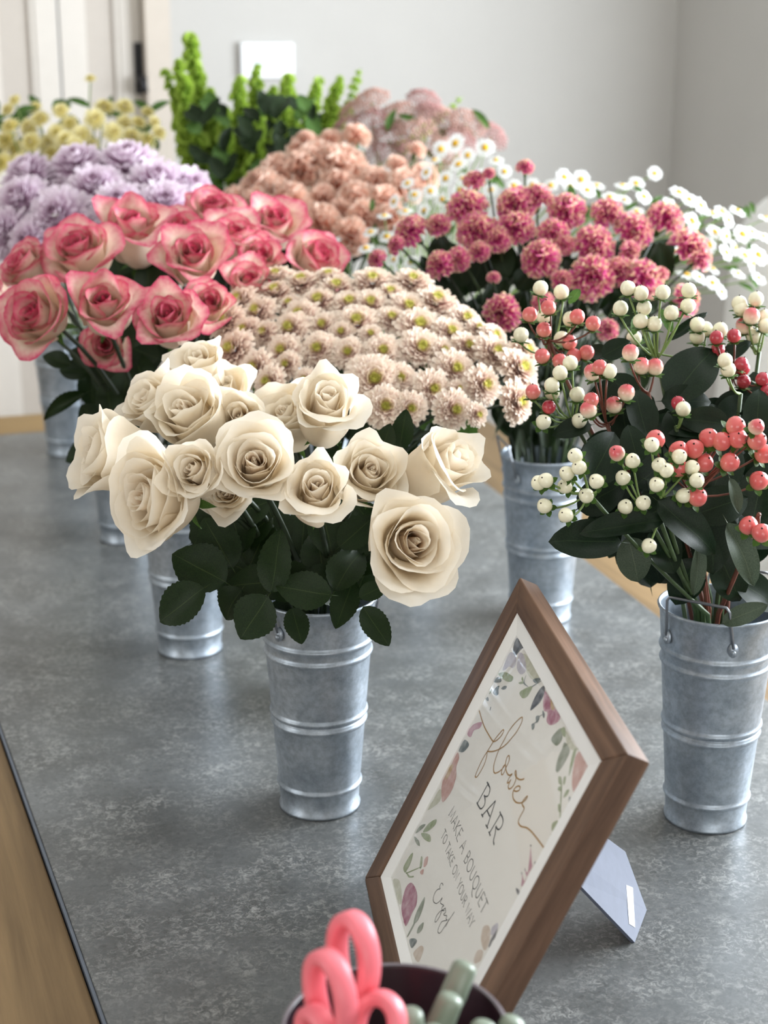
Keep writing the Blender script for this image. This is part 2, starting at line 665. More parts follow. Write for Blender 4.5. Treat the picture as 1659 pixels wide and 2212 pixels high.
for a in (left_p(1.4) - .07, right_p(1.4) + .0):
    for b in (Q0, Q1):
        tb_prism('leg', [(a - .03, b - .04), (a + .05, b - .04), (a + .05, b + .04), (a - .03, b + .04)], FLOOR_Z, -.11, M_oak, .004)

# white cabinet at the far right
cb_p, cb_q = 2.0, 3.1
M_white = plain('white_lacquer', srgb(244, 243, 240), 0.45, var=0.01)
# ------------------------------------------------------------------ plant materials
G = lambda r, g, b: srgb(r, g, b)
M_wrose = petal_mat('ivory_petal', G(252, 241, 221), G(254, 247, 233), G(255, 230, 204), 0.5, 0.42, 0.75, 1.0, 0.04)
M_prose = petal_mat('pink_edged_petal', G(248, 226, 206), G(214, 62, 110), G(234, 132, 150), 0.5, 0.28, 0.76, 1.02, 0.06)
M_mum = petal_mat('blush_petal', G(218, 174, 166), G(254, 240, 224), G(232, 228, 140), 0.6, 0.26, 0.24, .9, 0.04)
M_lilac = petal_mat('lilac_petal', G(220, 186, 212), G(252, 240, 250), G(192, 160, 182), 0.6, 0.25, 0.3, 0.9, 0.1)
M_carn = petal_mat('magenta_carnation_petal', G(232, 96, 172), G(255, 228, 186), G(224, 76, 156), 0.6, 0.32, 0.62, .90, 0.05, 0.45)
M_peach = petal_mat('peach_carnation_petal', G(252, 192, 164), G(255, 234, 218), G(246, 172, 142), 0.6, 0.36, 0.3, 0.95, 0.1)
M_yellow = petal_mat('yellow_petal', G(238, 224, 136), G(252, 244, 196), G(210, 188, 84), 0.6, 0.2, 0.3, 0.9, 0.08)
M_daisy = petal_mat('white_daisy_petal', G(234, 236, 234), G(242, 243, 242), G(228, 232, 224), 0.55, 0.25, 0.4, 1.0, 0.03)
M_disc = plain('daisy_disc', G(216, 168, 26), 0.7, var=0.25, scale=500)
M_discg = plain('green_disc', G(226, 222, 118), 0.7, var=0.25, scale=500)
M_leafr = leaf_mat('rose_leaf', G(15, 30, 11), G(34, 54, 22), G(64, 80, 42), 0.42)
M_leafh = leaf_mat('glossy_dark_leaf', G(13, 27, 15), G(28, 46, 27), G(52, 70, 42), 0.34)
M_leafg = leaf_mat('mid_green_leaf', G(54, 84, 38), G(92, 126, 58), G(130, 150, 84), 0.45, 0.2)
M_leafgrey = leaf_mat('grey_green_leaf', G(56, 68, 54), G(84, 96, 78), G(106, 116, 92), 0.45, 0.12)
M_stem = plain('green_stem', G(58, 78, 40), 0.5, var=0.25, scale=80)
M_stemd = plain('dark_stem', G(34, 48, 28), 0.5, var=0.25, scale=80)
M_steml = plain('pale_stem', G(118, 142, 78), 0.5, var=0.15, scale=80)
M_stemr = plain('red_brown_stem', G(104, 58, 42), 0.5, var=0.2, scale=80)
M_bell = petal_mat('green_bell', G(116, 156, 46), G(186, 212, 96), G(92, 130, 36), 0.5, 0.35, 0.2, 0.9, 0.1)
M_floret = plain('dusky_floret', G(170, 126, 122), 0.7, var=0.25, scale=300)
M_floret2 = plain('mauve_floret', G(186, 148, 136), 0.7, var=0.25, scale=300)


def berry_mat(name, low, high, mid, spec):
    t = NT(name)
    sx = t.new('ShaderNodeSeparateXYZ')
    t.link(t.coords(), sx.inputs[0])
    mr = t.new('ShaderNodeMapRange')
    mr.inputs[1].default_value = mid - 0.55
    mr.inputs[2].default_value = mid + 0.55
    t.link(sx.outputs[2], mr.inputs[0])
    c = t.mix(mr.outputs[0], low, high)
    t.set(c, 0.28, 0.0, 0.5, 0.3)
    t.b.inputs['Subsurface Weight'].default_value = 0.0
    return t.m


M_bw = berry_mat('white_berry', G(222, 218, 182), G(240, 236, 208), 0.0, .5)
M_bm = berry_mat('two_tone_berry', G(242, 226, 198), G(212, 92, 98), 0.25, .5)
M_bp = berry_mat('coral_berry', G(228, 150, 132), G(212, 98, 98), 0.0, .5)
M_br = berry_mat('red_berry', G(196, 78, 82), G(168, 40, 58), 0.0, .5)
M_bt = plain('berry_tip', G(48, 30, 20), 0.6)

# ------------------------------------------------------------------ plant shapes


def petal_rows(L, prof, th0, hw, spiral, wav, rnd, nu=8, nv=8, corner=0.24, roll=0.0, notch=0.0, point=0.0):
    """one rose petal as rows of points; prof(v) -> list of (r, z)"""
    rows, tip = [], []
    ph = rnd.uniform(0, 6)
    for j in range(nv + 1):
        row = []
        for i in range(nu + 1):
            u = -1 + 2 * i / nu
            vmax = 1 - corner * abs(u) ** 2.6 - notch * max(0, 1 - abs(u) * 3) + point * max(0, 1 - abs(u) * 4)
            v = j / nv * vmax
            k = v * (len(prof) - 1)
            a = int(min(k, len(prof) - 2))
            f = k - a
            r = prof[a][0] * (1 - f) + prof[a + 1][0] * f
            z = prof[a][1] * (1 - f) + prof[a + 1][1] * f
            w = 0.34 + 0.66 * min(1, v / 0.5) ** 0.8
            th = th0 + u * hw * w
            r = r * (1 + spiral * u) + roll * abs(u) ** 3 * v * v
            r += wav * math.sin(5 * u + ph) * v * v
            z += wav * 0.8 * math.sin(4 * u + ph * 2) * v * v
            row.append(Vector((r * math.cos(th), r * math.sin(th), z)))
            e = max(v / max(vmax, .01), abs(u) ** 3 * (0.25 + 0.75 * v))
            tip.append(e)
        rows.append(row)
    return rows, tip


def rose_petals(name, mat, open_, n, seed, tall=1.0):
    """list of petal meshes of one bloom, unit radius, opening along +Z"""
    rnd = random.Random(seed)
    petals = []
    for k in range(n):
        t = k / (n - 1)
        th = k * R(137.5) + rnd.uniform(-.15, .15)
        L = (0.98 + 0.22 * t ** 0.8) * tall * rnd.uniform(.94, 1.08)
        phi0 = R(28 + 44 * t)
        phim = R(-13 + (10 + 40 * open_) * t ** 1.5 + rnd.uniform(-4, 4))
        refl = rnd.choice((0, 0, 1)) if t > .55 else 0
        phie = phim + R((10 + 26 * t + 34 * t ** 5 * (.3 + open_)) + rnd.uniform(-10, 16) + refl * rnd.uniform(35, 70))
        r, z = 0.02 + 0.12 * t, 0.02
        prof = [(r, z)]
        S = 14
        for s in range(S):
            v = (s + 0.5) / S
            if v < .5:
                p = phi0 + (phim - phi0) * (v / .5) ** 0.8
            else:
                p = phim + (phie - phim) * ((v - .5) / .5) ** 2.2
            r += math.sin(p) * L / S
            z += math.cos(p) * L / S
            prof.append((max(r, 0.012), z))
        hw = R(118) * (1 - t) ** 1.2 + R(64)
        rows, tip = petal_rows(L, prof, th, hw * (0.75 if k < 2 else 1), 0.10 * (1 - t) + 0.05, 0.014 + 0.055 * t, rnd,
                               nu=13, nv=10, corner=0.14 + 0.12 * t, roll=0.03 + .12 * t * t, point=0.10 * t)
        petals.append((rows, tip, t))
    mx = max(math.hypot(p.x, p.y) for rows, _, t in petals for row in rows for p in row) * 0.80
    out = []
    for rows, tip, t in petals:
        g = Geo()
        rows = [[p / mx for p in row] for row in rows]
        g.grid(rows, tip=tip, core=[max(0, 1 - t * 2.0)] * len(tip))
        out.append(g.mesh(name, mat))
    top = max(p.z for rows, _, t in petals for row in rows for p in row) / mx
    return out, top


def leaf_mesh(name, mat, ratio=0.5, fold=0.25, droop=0.25, serrate=0.0, point=1.0, rows_n=12, seed=0):
    """a leaf of unit length along +Y, upper side +Z"""
    rnd = random.Random(seed)
    n = rows_n
    rows, vein = [], []
    for j in range(n + 1):
        v = j / n
        w = ratio * 0.5 * (math.sin(PI * v ** 0.85) ** (0.75 * point)) if 0 < v < 1 else 0.004
        if serrate and 0 < j < n:
            w *= 1 + (serrate if j % 2 else -serrate)
        row = []
        for u in (-1, -0.5, -0.0, 0.5, 1):
            x = u * w
            z = abs(u) * w * fold * 2 - droop * v * v + 0.02 * math.sin(7 * v + u * 2 + seed)
            y = v * (1 - 0.18 * droop * v)
            row.append(Vector((x, y, z)))
            vein.append(1.0 if u == 0 else (0.0 if abs(u) == 1 else 0.3))
        rows.append(row)
    g = Geo()
    g.grid(rows, vein=vein)
    g.v.append(Vector((0, -.14, 0.0)))
    b = len(g.v) - 1
    g.v += [Vector((0.008, 0, 0)), Vector((-0.008, 0, 0)), Vector((0, 0, -.012))]
    g.f += [(b, b + 1, b + 2), (b, b + 2, b + 3), (b, b + 3, b + 1)]
    g.a['vein'] += [1.0] * 4
    return g.mesh(name, mat)


def leaf_frame(axis, nrm):
    y = Vector(axis).normalized()
    z = Vector(nrm) - y * Vector(nrm).dot(y)
    z.normalize()
    x = y.cross(z)
    return Matrix((x, y, z)).transposed().to_quaternion()


LEAVES = {
    'rose': [leaf_mesh('leaf', M_leafr, .72, f_, d_, .035, .95, 22, s) for s, f_, d_ in ((1, .16, .14), (2, .30, .26), (3, .08, -.10), (4, .22, .4))],
    'hyp': [leaf_mesh('leaf', M_leafh, .5, .16, .22, 0, .8, 12, s) for s in (1, 2, 3)],
    'hypg': [leaf_mesh('leaf', M_leafgrey, .5, .16, .2, 0, .8, 12, s) for s in (4, 5)],
    'green': [leaf_mesh('leaf', M_leafg, .45, .2, .25, .06, .9, 10, s) for s in (6, 7)],
    'thin': [leaf_mesh('leaf', M_leafgrey, .12, .2, .35, 0, 1, 8, s) for s in (8, 9)],
}


def leaf(parent, kind, base, axis, nrm, length, width_ratio=None, rnd=random):
    me = rnd.choice(LEAVES[kind])
    base_ratio = {'rose': .72, 'hyp': .5, 'hypg': .5, 'green': .45, 'thin': .12}[kind]
    sx = (width_ratio / base_ratio) if width_ratio else 1.0
    return put('leaf', me, parent, Vector(base) - parent.location, leaf_frame(axis, nrm), (length * sx, length, length))


def image_leaf(parent, kind, px, py, y, len_px, wid_px, ang, back=0.0, tilt=0.55, rnd=random):
    """leaf whose middle stands at photo pixel (px, py); ang = direction of its tip in the picture"""
    c = at(px, py, y)
    k = ppm(c)
    a = R(ang)
    axis = (CAM_R * math.cos(a) + CAM_U * math.sin(a) + CAM_F * back).normalized()
    L = len_px / k
    nrm = -CAM_F + Vector((0, 0, tilt)) + CAM_R * rnd.uniform(-.2, .2)
    return leaf(parent, kind, c - axis * L / 2, axis, nrm, L, wid_px / len_px, rnd)


def stem_path(bucket, tip, axis, rnd, spread=0.034, low=0.03, rim=0.22):
    """from the bottom of a bucket through its mouth to the base of a bloom"""
    bx, by = bucket
    d = Vector((tip.x - bx, tip.y - by, 0))
    dn = d.normalized() if d.length > 1e-4 else Vector((0, 1, 0))
    k = min(1.0, d.length / 0.16)
    side = Vector((-dn.y, dn.x, 0)) * rnd.uniform(-.5, .5)
    lo = Vector((bx, by, low)) - dn * 0.018 * k + side * 0.02 + Vector((rnd.uniform(-.008, .008), rnd.uniform(-.008, .008), 0))
    ri = Vector((bx, by, rim)) + dn * spread * k + side * spread
    dirn = (ri - lo).normalized()
    seg = (tip - ri).length
    c1 = ri + dirn * seg * .45
    pts = [lo, ri] if seg < .01 else [lo, lo.lerp(ri, .5)] + bez(ri, c1 * .5 + (tip - axis * seg * .4) * .5, tip, 6)
    return pts


def thing_with_stem(name, bucket, tip, axis, rnd, r0=0.0022, mat=None, sides=6, spread=.034):
    path = stem_path(bucket, tip, axis, rnd, spread)
    e = empty(name, path[0])
    g = Geo()
    g.tube([p - path[0] for p in path], r0, sides)
    put('stem', g.mesh('stem', mat or M_stem), e)
    return e, path


def calyx_mesh(name, mat, n=5, rad=.22, length=.5, droop=.6):
    g = Geo()
    g.lathe([(0.04, -.16), (rad * .5, -.1), (rad * .62, 0.0), (rad * .55, .06)], 8)
    for k in range(n):
        th = 2 * PI * k / n
        c, s = math.cos(th), math.sin(th)
        rows = []
        for j in range(5):
            v = j / 4
            w = .085 * math.sin(PI * (0.15 + .83 * v))
            r = rad * .5 + length * v * .8
            z = .02 + length * (.25 * v - droop * v * v)
            rows.append([Vector((r * c - u * w * s, r * s + u * w * c, z + abs(u) * .03)) for u in (-1, 0, 1)])
        g.grid(rows)
    return g.mesh(name, mat)


def mum_meshes(name, mat, rings, seed, length=1.0, dome=0.55, width=0.085, cup=0.25, core_frac=0.25, inner_up=80, outer_up=-14, curl=30, mel=.2):
    """ray petals in whorls joined as one part, unit radius"""
    rnd = random.Random(seed)
    g = Geo()
    NR = len(rings)
    for j, n in enumerate(rings):
        t = j / (NR - 1)                 # 0 heart, 1 outermost
        L = length * (0.16 + 0.72 * t ** 0.9)
        el = R(inner_up + (outer_up - inner_up) * t ** 0.8)
        r0 = 0.05 + 0.16 * t
        z0 = dome * (1 - t) ** 1.3 * .55
        for k in range(n):
            th = 2 * PI * (k + 0.5 * (j % 2)) / n + rnd.uniform(-.08, .08)
            e = el + R(rnd.uniform(-9, 9))
            Lk = L * rnd.uniform(.86, 1.08)
            w = width * (0.55 + .6 * t) * rnd.uniform(.85, 1.15)
            c, s = math.cos(th), math.sin(th)
            r, z = r0, z0
            rows, tip = [], []
            S = 4
            for q in range(S + 1):
                v = q / S
                ww = w * (0.45 + 0.55 * math.sin(PI * (.12 + .72 * v)))
                if q == S:
                    ww *= .75
                lift = cup * ww * 1.6
                rows.append([Vector((r * c - u * ww * s, r * s + u * ww * c, z + abs(u) * lift)) for u in (-1, 0, 1)])
                tip += [v] * 3
                ang = e + R(curl) * (v - .35) * (1 - mel * t)
                r += math.cos(ang) * Lk / S
                z += math.sin(ang) * Lk / S
            cf = max(0.0, min(1.0, (core_frac - t) / core_frac * 1.6)) if core_frac else 0
            g.grid(rows, tip=[x * (1 - cf) for x in tip], core=[cf] * len(tip))
    m = g.mesh(name, mat)
    return m


def dome_mesh(name, mat, rad, h, z, seg=12):
    g = Geo()
    prof = [(rad * math.cos(a), z + h * math.sin(a)) for a in (0, .35, .7, 1.05, 1.35)]
    b = g.lathe(prof, seg)
    g.v.append(Vector((0, 0, z + h)))
    for k in range(seg):
        g.f.append((b + 4 * seg + k, b + 4 * seg + (k + 1) % seg, len(g.v) - 1))
    return g.mesh(name, mat)


def carnation_mesh(name, mat, seed, n=34, ruffle=.17):
    """frilled fan petals packed in a half ball, unit radius, joined"""
    rnd = random.Random(seed)
    g = Geo()
    for k in range(n):
        t = (k + .5) / n
        th = k * R(137.5) + rnd.uniform(-.2, .2)
        el = R(88 - 106 * t ** 0.8 + rnd.uniform(-11, 11))   # heart petals stand up, outer ones lie flat
        L = (0.90 + .12 * t) * rnd.uniform(.86, 1.08)
        hw = 0.38 + .12 * t
        ph = rnd.uniform(0, 6)
        rows, tip = [], []
        nu = 8
        out = Vector((math.cos(th) * math.cos(el), math.sin(th) * math.cos(el), math.sin(el)))
        side = Vector((-math.sin(th), math.cos(th), 0))
        nor = out.cross(side)
        for q in range(5):
            v = q / 4
            row = []
            for i in range(nu + 1):
                u = -1 + 2 * i / nu
                w = hw * (.25 + .75 * v)
                wob = math.sin(u * 8 + ph) * ruffle * v * v * (1 + .6 * math.sin(u * 3 + ph * 2))
                ed = (-.06 if (q == 4 and i % 2) else 0) - .16 * abs(u) ** 2 * v
                row.append(out * (L * (v + ed) * (1 if v else .2)) + side * (u * w) + nor * (wob + .12 * v * v * (u * u - .3)))
                tip.append(min(1, v * (.82 + .18 * math.sin(u * 9 + ph * 3))))
            rows.append(row)
        g.grid(rows, tip=tip, core=[max(0, .7 - t)] * len(tip))
    g.v = [Vector((p.x, p.y, p.z * .88)) for p in g.v]
    return g.mesh(name, mat)


def tube_calyx(name, mat):
    g = Geo()
    g.lathe([(.05, -1.05), (.16, -.98), (.22, -.6), (.24, -.2), (.3, .05)], 8)
    return g.mesh(name, mat)


def daisy_petals(name, mat, seed, n=15):
    rnd = random.Random(seed)
    g = Geo()
    for k in range(n):
        th = 2 * PI * k / n + rnd.uniform(-.08, .08)
        c, s = math.cos(th), math.sin(th)
        dz = rnd.uniform(-.12, .1)
        rows, tip = [], []
        for q in range(4):
            v = q / 3
            w = (.10, .17, .18, .08)[q]
            r = .22 + .78 * v * rnd.uniform(.96, 1.02)
            z = .05 + dz * v - .10 * v * v
            rows.append([Vector((r * c - u * w * s, r * s + u * w * c, z + .03 * abs(u))) for u in (-1, 0, 1)])
            tip += [v] * 3
        g.grid(rows, tip=tip, core=[0.0] * len(tip))
    return g.mesh(name, mat)


# the kinds of bloom, each built once
ROSE_W = {'open': rose_petals('petal', M_wrose, .70, 24, 11), 'mid': rose_petals('petal', M_wrose, .28, 21, 12, 1.15),
          'bud': rose_petals('petal', M_wrose, .08, 18, 13, 1.25), 'mid2': rose_petals('petal', M_wrose, .42, 22, 14, 1.1)}
ROSE_P = {'open': rose_petals('petal', M_prose, .60, 21, 21), 'mid': rose_petals('petal', M_prose, .28, 19, 22, 1.1),
          'bud': rose_petals('petal', M_prose, .08, 17, 23, 1.2), 'mid2': rose_petals('petal', M_prose, .40, 20, 24, 1.1)}
CALYX_R = calyx_mesh('calyx', M_leafg)
MUMS = [mum_meshes('ray_petals', M_mum, [9, 12, 15, 18, 20, 22, 23, 24, 22], s, 1.0, .62, .128, .35, .34, 82, -4, 55, 1.35) for s in (31, 32, 33, 34)]
MUM_DISC = dome_mesh('disc', M_discg, .19, .06, .27, 10)
LILACS = [mum_meshes('ray_petals', M_lilac, [8, 10, 13, 16, 18, 20, 22, 24, 24, 22], s, 1.0, .75, .095, .5, .12, 86, -24, 70) for s in (41, 42)]
YELLOWS = [mum_meshes('ray_petals', M_yellow, [7, 9, 11, 13, 15, 15], s, 1.0, .75, .12, .3, .15, 84, -8, 40) for s in (51, 52)]
CARNS = [carnation_mesh('petals', M_carn, s, 30, .22) for s in (61, 62, 63)]
PEACHES = [carnation_mesh('petals', M_peach, s, 26, .24) for s in (71, 72, 73)]
CALYX_C = tube_calyx('calyx', M_leafg)
DAISIES = [daisy_petals('petals', M_daisy, s) for s in (81, 82, 83)]
DAISY_DISC = dome_mesh('disc', M_disc, .36, .24, .04, 10)


def ordinal(n):
    w = ['first', 'second', 'third', 'fourth', 'fifth', 'sixth', 'seventh', 'eighth', 'ninth', 'tenth', 'eleventh',
         'twelfth', 'thirteenth', 'fourteenth', 'fifteenth', 'sixteenth', 'seventeenth', 'eighteenth', 'nineteenth', 'twentieth']
    return w[n]


def row_labels(items, bands):
    """items: list of (px, py, ...); bands: list of (y_limit, phrase) -> list of (phrase, ordinal from the left)"""
    rows = {}
    for i, it in enumerate(items):
        for lim, ph in bands:
            if it[1] <= lim:
                rows.setdefault(ph, []).append(i)
                break
    out = {}
    for ph, idx in rows.items():
        idx.sort(key=lambda i: items[i][0])
        for n, i in enumerate(idx):
            out[i] = (ph, ordinal(n))
    return out
# ------------------------------------------------------------------ galvanised buckets
T_galv = NT('galvanised_steel')
_co = T_galv.coords()
_c = T_galv.ramp(T_galv.noise(_co, 26.0, 5, 0.6, 0.6), [(0.30, G(150, 162, 174)), (0.70, G(196, 206, 216))])
_c2 = T_galv.ramp(T_galv.noise(_co, 150.0, 4, 0.7), [(0.38, (0.78, 0.78, 0.78, 1)), (0.6, (1, 1, 1, 1))])
_c = T_galv.mix(1.0, _c, _c2, 'MULTIPLY')
_rg = T_galv.new('ShaderNodeMapRange')
_rg.inputs[3].default_value = 0.34
_rg.inputs[4].default_value = 0.52
T_galv.link(T_galv.noise(_co, 40.0, 4), _rg.inputs[0])
T_galv.set(_c, None, 0.70, 0.5)
T_galv.link(_rg.outputs[0], T_galv.b.inputs['Roughness'])
T_galv.bump(T_galv.noise(_co, 14.0, 3), 0.12, 0.003)
M_galv = T_galv.m
M_wire = plain('steel_wire', G(150, 154, 160), 0.35, 0.9, var=0.08)

BH, BR0, BR1 = 0.22, 0.0380, 0.0550
RINGS = (0.179, 0.1655, 0.1035, 0.0945, 0.0275)


def b_rad(z):
    return BR0 + (BR1 - BR0) * z / BH


def bucket_body():
    prof = [(0.001, 0.004), (BR0 - .004, 0.004), (BR0 - .001, 0.0), (BR0 + .0018, 0.0005), (BR0 + .0022, 0.003), (BR0 + .0006, 0.005)]
    zs = sorted(RINGS)
    for zr in zs:
        r = b_rad(zr)
        prof += [(b_rad(zr - .0045), zr - .0045), (r + .0003, zr - .0028), (r + .0016, zr - .0012), (r + .0020, zr), (r + .0016, zr + .0012),
                 (r + .0003, zr + .0028), (b_rad(zr + .0045), zr + .0045)]
    prof += [(b_rad(.20), .20), (BR1, BH - .004), (BR1 + .0016, BH - .003), (BR1 + .0022, BH - .001), (BR1 + .0014, BH + .0006),
             (BR1 - .0004, BH), (BR1 - .0012, BH - .004), (b_rad(.10) - .0014, .10), (BR0 - .0014, .006), (0.001, .006)]
    g = Geo()
    g.lathe(prof, 56)
    return g.mesh('body', M_galv)


def bucket_handle(side):
    """trapezoid wire handle with its two riveted ears"""
    a = 0.62
    z_ear = 0.197
    r = b_rad(z_ear) + .003
    pts = []
    e0 = Vector((r * math.cos(-a), r * math.sin(-a), z_ear))
    e1 = Vector((r * math.cos(a), r * math.sin(a), z_ear))
    out = .010
    t0 = Vector((BR1 * math.cos(-a * .92) + out, BR1 * math.sin(-a * .92), BH + .019))
    t1 = Vector((BR1 * math.cos(a * .92) + out, BR1 * math.sin(a * .92), BH + .019))
    m0, m1 = t0.lerp(t1, .12), t0.lerp(t1, .88)
    pts = [e0, e0.lerp(t0, .5), e0.lerp(t0, .9), t0.lerp(m0, .4), m0, m0.lerp(m1, .5), m1, t1.lerp(m1, .4), e1.lerp(t1, .9), e1.lerp(t1, .5), e1]
    g = Geo()
    g.tube(pts, .0014, 8)
    ears = []
    for e_, an in ((e0, -a), (e1, a)):
        h = Geo()
        n = Vector((math.cos(an), math.sin(an), 0))
        s = Vector((-math.sin(an), math.cos(an), 0))
        ring = []
        for zz, off in ((-.0012, 0), (.0012, 0)):
            ring.append([e_ + n * (zz - .001) + (s * math.cos(t) * .0048 + Vector((0, 0, 1)) * (math.sin(t) * .0068 - .002))
                         for t in [2 * PI * k / 14 for k in range(14)]])
        b = h.grid(ring, closed_u=True)
        h.f.append(tuple(b + 14 + k for k in range(14)))
        rv = []
        for rr, zz in ((.0026, .0005), (.0024, .0014), (.0014, .0022), (.0002, .0025)):
            rv.append([e_ + n * zz + s * math.cos(t) * rr + Vector((0, 0, 1)) * (math.sin(t) * rr - .004) for t in [2 * PI * k / 10 for k in range(10)]])
        h.grid(rv, closed_u=True)
        ears.append(h.mesh('ear', M_galv))
    return g.mesh('handle', M_wire), ears


BODY = bucket_body()
HANDLE, EARS = bucket_handle(1)

BUCKETS = {
    'white': (-.0630, 1.434), 'berry': (.3145, 1.409), 'pink': (-.240, 1.846), 'carnation': (.2045, 1.963),
    'yellow': (-.570, 2.800), 'lilac': (-.388, 2.294), 'mum': (-.072, 1.700), 'peach': (-.105, 2.480),
    'green': (-.285, 2.740), 'daisy': (.030, 2.345), 'dusky': (.020, 2.760),
}
B_LABEL = {
    'white': ('galvanised ringed bucket holding the ivory roses, foremost in the centre', 15),
    'berry': ('galvanised ringed bucket with wire handle holding the hypericum berries at right', 238),
    'pink': ('galvanised bucket under the pink-edged roses, left of the ivory rose bucket', 20),
    'carnation': ('galvanised bucket under the magenta carnations, behind the framed sign', 10),
    'yellow': ('galvanised bucket at the far left table corner holding the yellow flowers', 140),
    'lilac': ('galvanised bucket under the lilac chrysanthemums, half hidden by ivory roses', 60),
    'mum': ('galvanised bucket of the blush chrysanthemums, hidden behind the ivory rose bucket', 85),
    'peach': ('galvanised bucket of the peach carnations in the middle of the table', 30),
    'green': ('galvanised bucket of the tall green flower spikes near the back', 45),
    'daisy': ('galvanised bucket of the white daisies behind the carnations', 70),
    'dusky': ('galvanised bucket of the dusky pink flower clusters at the back', 10),
}
for key, (bx, by) in BUCKETS.items():
    lab, ang = B_LABEL[key]
    b = empty('flower_bucket', (bx, by, 0.0))
    b.rotation_euler = (0, 0, R(ang))
    tag(b, lab, 'bucket', 'galvanised flower buckets')
    put('body', BODY, b)
    for k in (0, 1):
        h = put('handle', HANDLE, b, rot=Quaternion((0, 0, 1), PI * k))
        for e_ in EARS:
            put('ear', e_, h)
# ------------------------------------------------------------------ roses


def rose(kind, bucket, px, py, y, w_px, az, el, var, label, group, rnd, name, grow=1.11):
    c = at(px, py, y)
    rad = w_px * grow / 2 / ppm(c)
    ax = facing(az, el)
    petals, top = kind[var]
    base = c - ax * rad * top * .55
    e, path = thing_with_stem(name, BUCKETS[bucket], base - ax * rad * .1, ax, rnd, .0026, M_stemd)
    tag(e, label, 'rose', group)
    q = aim(ax, rnd.uniform(0, 6.28))
    for me in petals:
        put('petal', me, e, base - e.location, q, rad)
    put('calyx', CALYX_R, e, base - e.location, q, rad * .95)
    return e, path


rnd = random.Random(5)
W = [
    (888, 1172, 1.270, 205, 18, 22, 'open', 'large fully open ivory rose with peach heart, lowest at right above the bucket'),
    (551, 1006, 1.285, 168, 2, 36, 'open', 'open ivory rose facing forward in the middle of the bunch'),
    (684, 1068, 1.285, 142, 2, 42, 'bud', 'half-open ivory rose with curled outer petals, centre, left of the lowest rose'),
    (797, 1026, 1.325, 165, 18, 38, 'mid2', 'ivory rose behind and above the large lowest rose'),
    (948, 1015, 1.345, 165, 58, 36, 'bud', 'ivory rose turned to the right, rightmost of the ivory bunch'),
    (704, 888, 1.410, 148, 12, 52, 'bud', 'tall pointed ivory rose standing highest against the blush chrysanthemums'),
    (622, 912, 1.445, 135, -20, 52, 'mid', 'ivory rose tucked directly left of the tall pointed one'),
    (522, 912, 1.420, 118, -10, 38, 'bud', 'small ivory rosebud between two larger blooms under the chrysanthemums'),
    (415, 905, 1.405, 155, -28, 46, 'mid', 'ivory rose with creased greenish edge, upper left of the bunch'),
    (338, 872, 1.445, 155, -55, 42, 'mid2', 'ivory rose at the upper left shoulder of the bunch'),
    (250, 985, 1.375, 170, -66, 24, 'mid', 'ivory rose facing left, leftmost of the ivory bunch'),
    (345, 1078, 1.300, 225, -48, 14, 'open', 'large loose ivory rose with drooping petals, lowest at left'),
    (427, 1020, 1.285, 122, -22, 28, 'mid', 'smaller ivory rose squeezed between the large left rose and the middle one'),
    (492, 1062, 1.330, 125, -8, 14, 'mid2', 'ivory rose peeping out under the open middle rose'),
    (437, 802, 1.500, 118, -20, 58, 'bud', 'ivory rose at the top left touching the chrysanthemums'),
    (482, 862, 1.510, 125, -8, 55, 'mid', 'shaded ivory rose behind the upper left blooms'),
]
white_roses = []
for (px, py, y, w, az, el, v, lab) in W:
    e, path = rose(ROSE_W, 'white', px, py, y, w, az, el, v, lab, 'ivory roses in the front bucket', rnd, 'ivory_rose')
    white_roses.append((e, path))
# the leaves that hang over the rim: (px, py, y, length, width, direction, rose)
WL = [
    (429, 1225, 1.335, 135, 112, 150, 11), (389, 1307, 1.300, 132, 92, 215, 11), (551, 1333, 1.300, 108, 100, 238, 13),
    (497, 1305, 1.325, 84, 76, 232, 13), (641, 1352, 1.330, 82, 56, 285, 2), (598, 1212, 1.310, 145, 80, 78, 1),
    (657, 1277, 1.305, 120, 86, 172, 2), (806, 1277, 1.315, 66, 46, 22, 0), (811, 1353, 1.295, 100, 62, 302, 0),
    (752, 1222, 1.340, 125, 84, 62, 3), (745, 1305, 1.330, 115, 64, 252, 0), (470, 1172, 1.360, 130, 96, 120, 13),
    (560, 1170, 1.380, 120, 90, 70, 1), (690, 1190, 1.375, 120, 86, 100, 2), (620, 1260, 1.350, 120, 90, 200, 3),
    (705, 1265, 1.350, 110, 80, 320, 3), (545, 1262, 1.340, 110, 84, 190, 1), (800, 1205, 1.360, 100, 70, 40, 0),
    (520, 1225, 1.385, 120, 92, 150, 12), (655, 1150, 1.400, 120, 84, 85, 6), (730, 1140, 1.395, 110, 80, 60, 5),
    (770, 1150, 1.370, 100, 70, 40, 3), (590, 1130, 1.400, 110, 80, 110, 7), (845, 1130, 1.36, 90, 60, 20, 4),
    (830, 960, 1.46, 90, 55, 70, 5), (870, 930, 1.47, 90, 50, 80, 4),
]
for (px, py, y, L, w, a, i) in WL:
    image_leaf(white_roses[i][0], 'rose', px, py, y, L, w, a, rnd.uniform(-.25, .25), rnd.uniform(.1, .8), rnd)

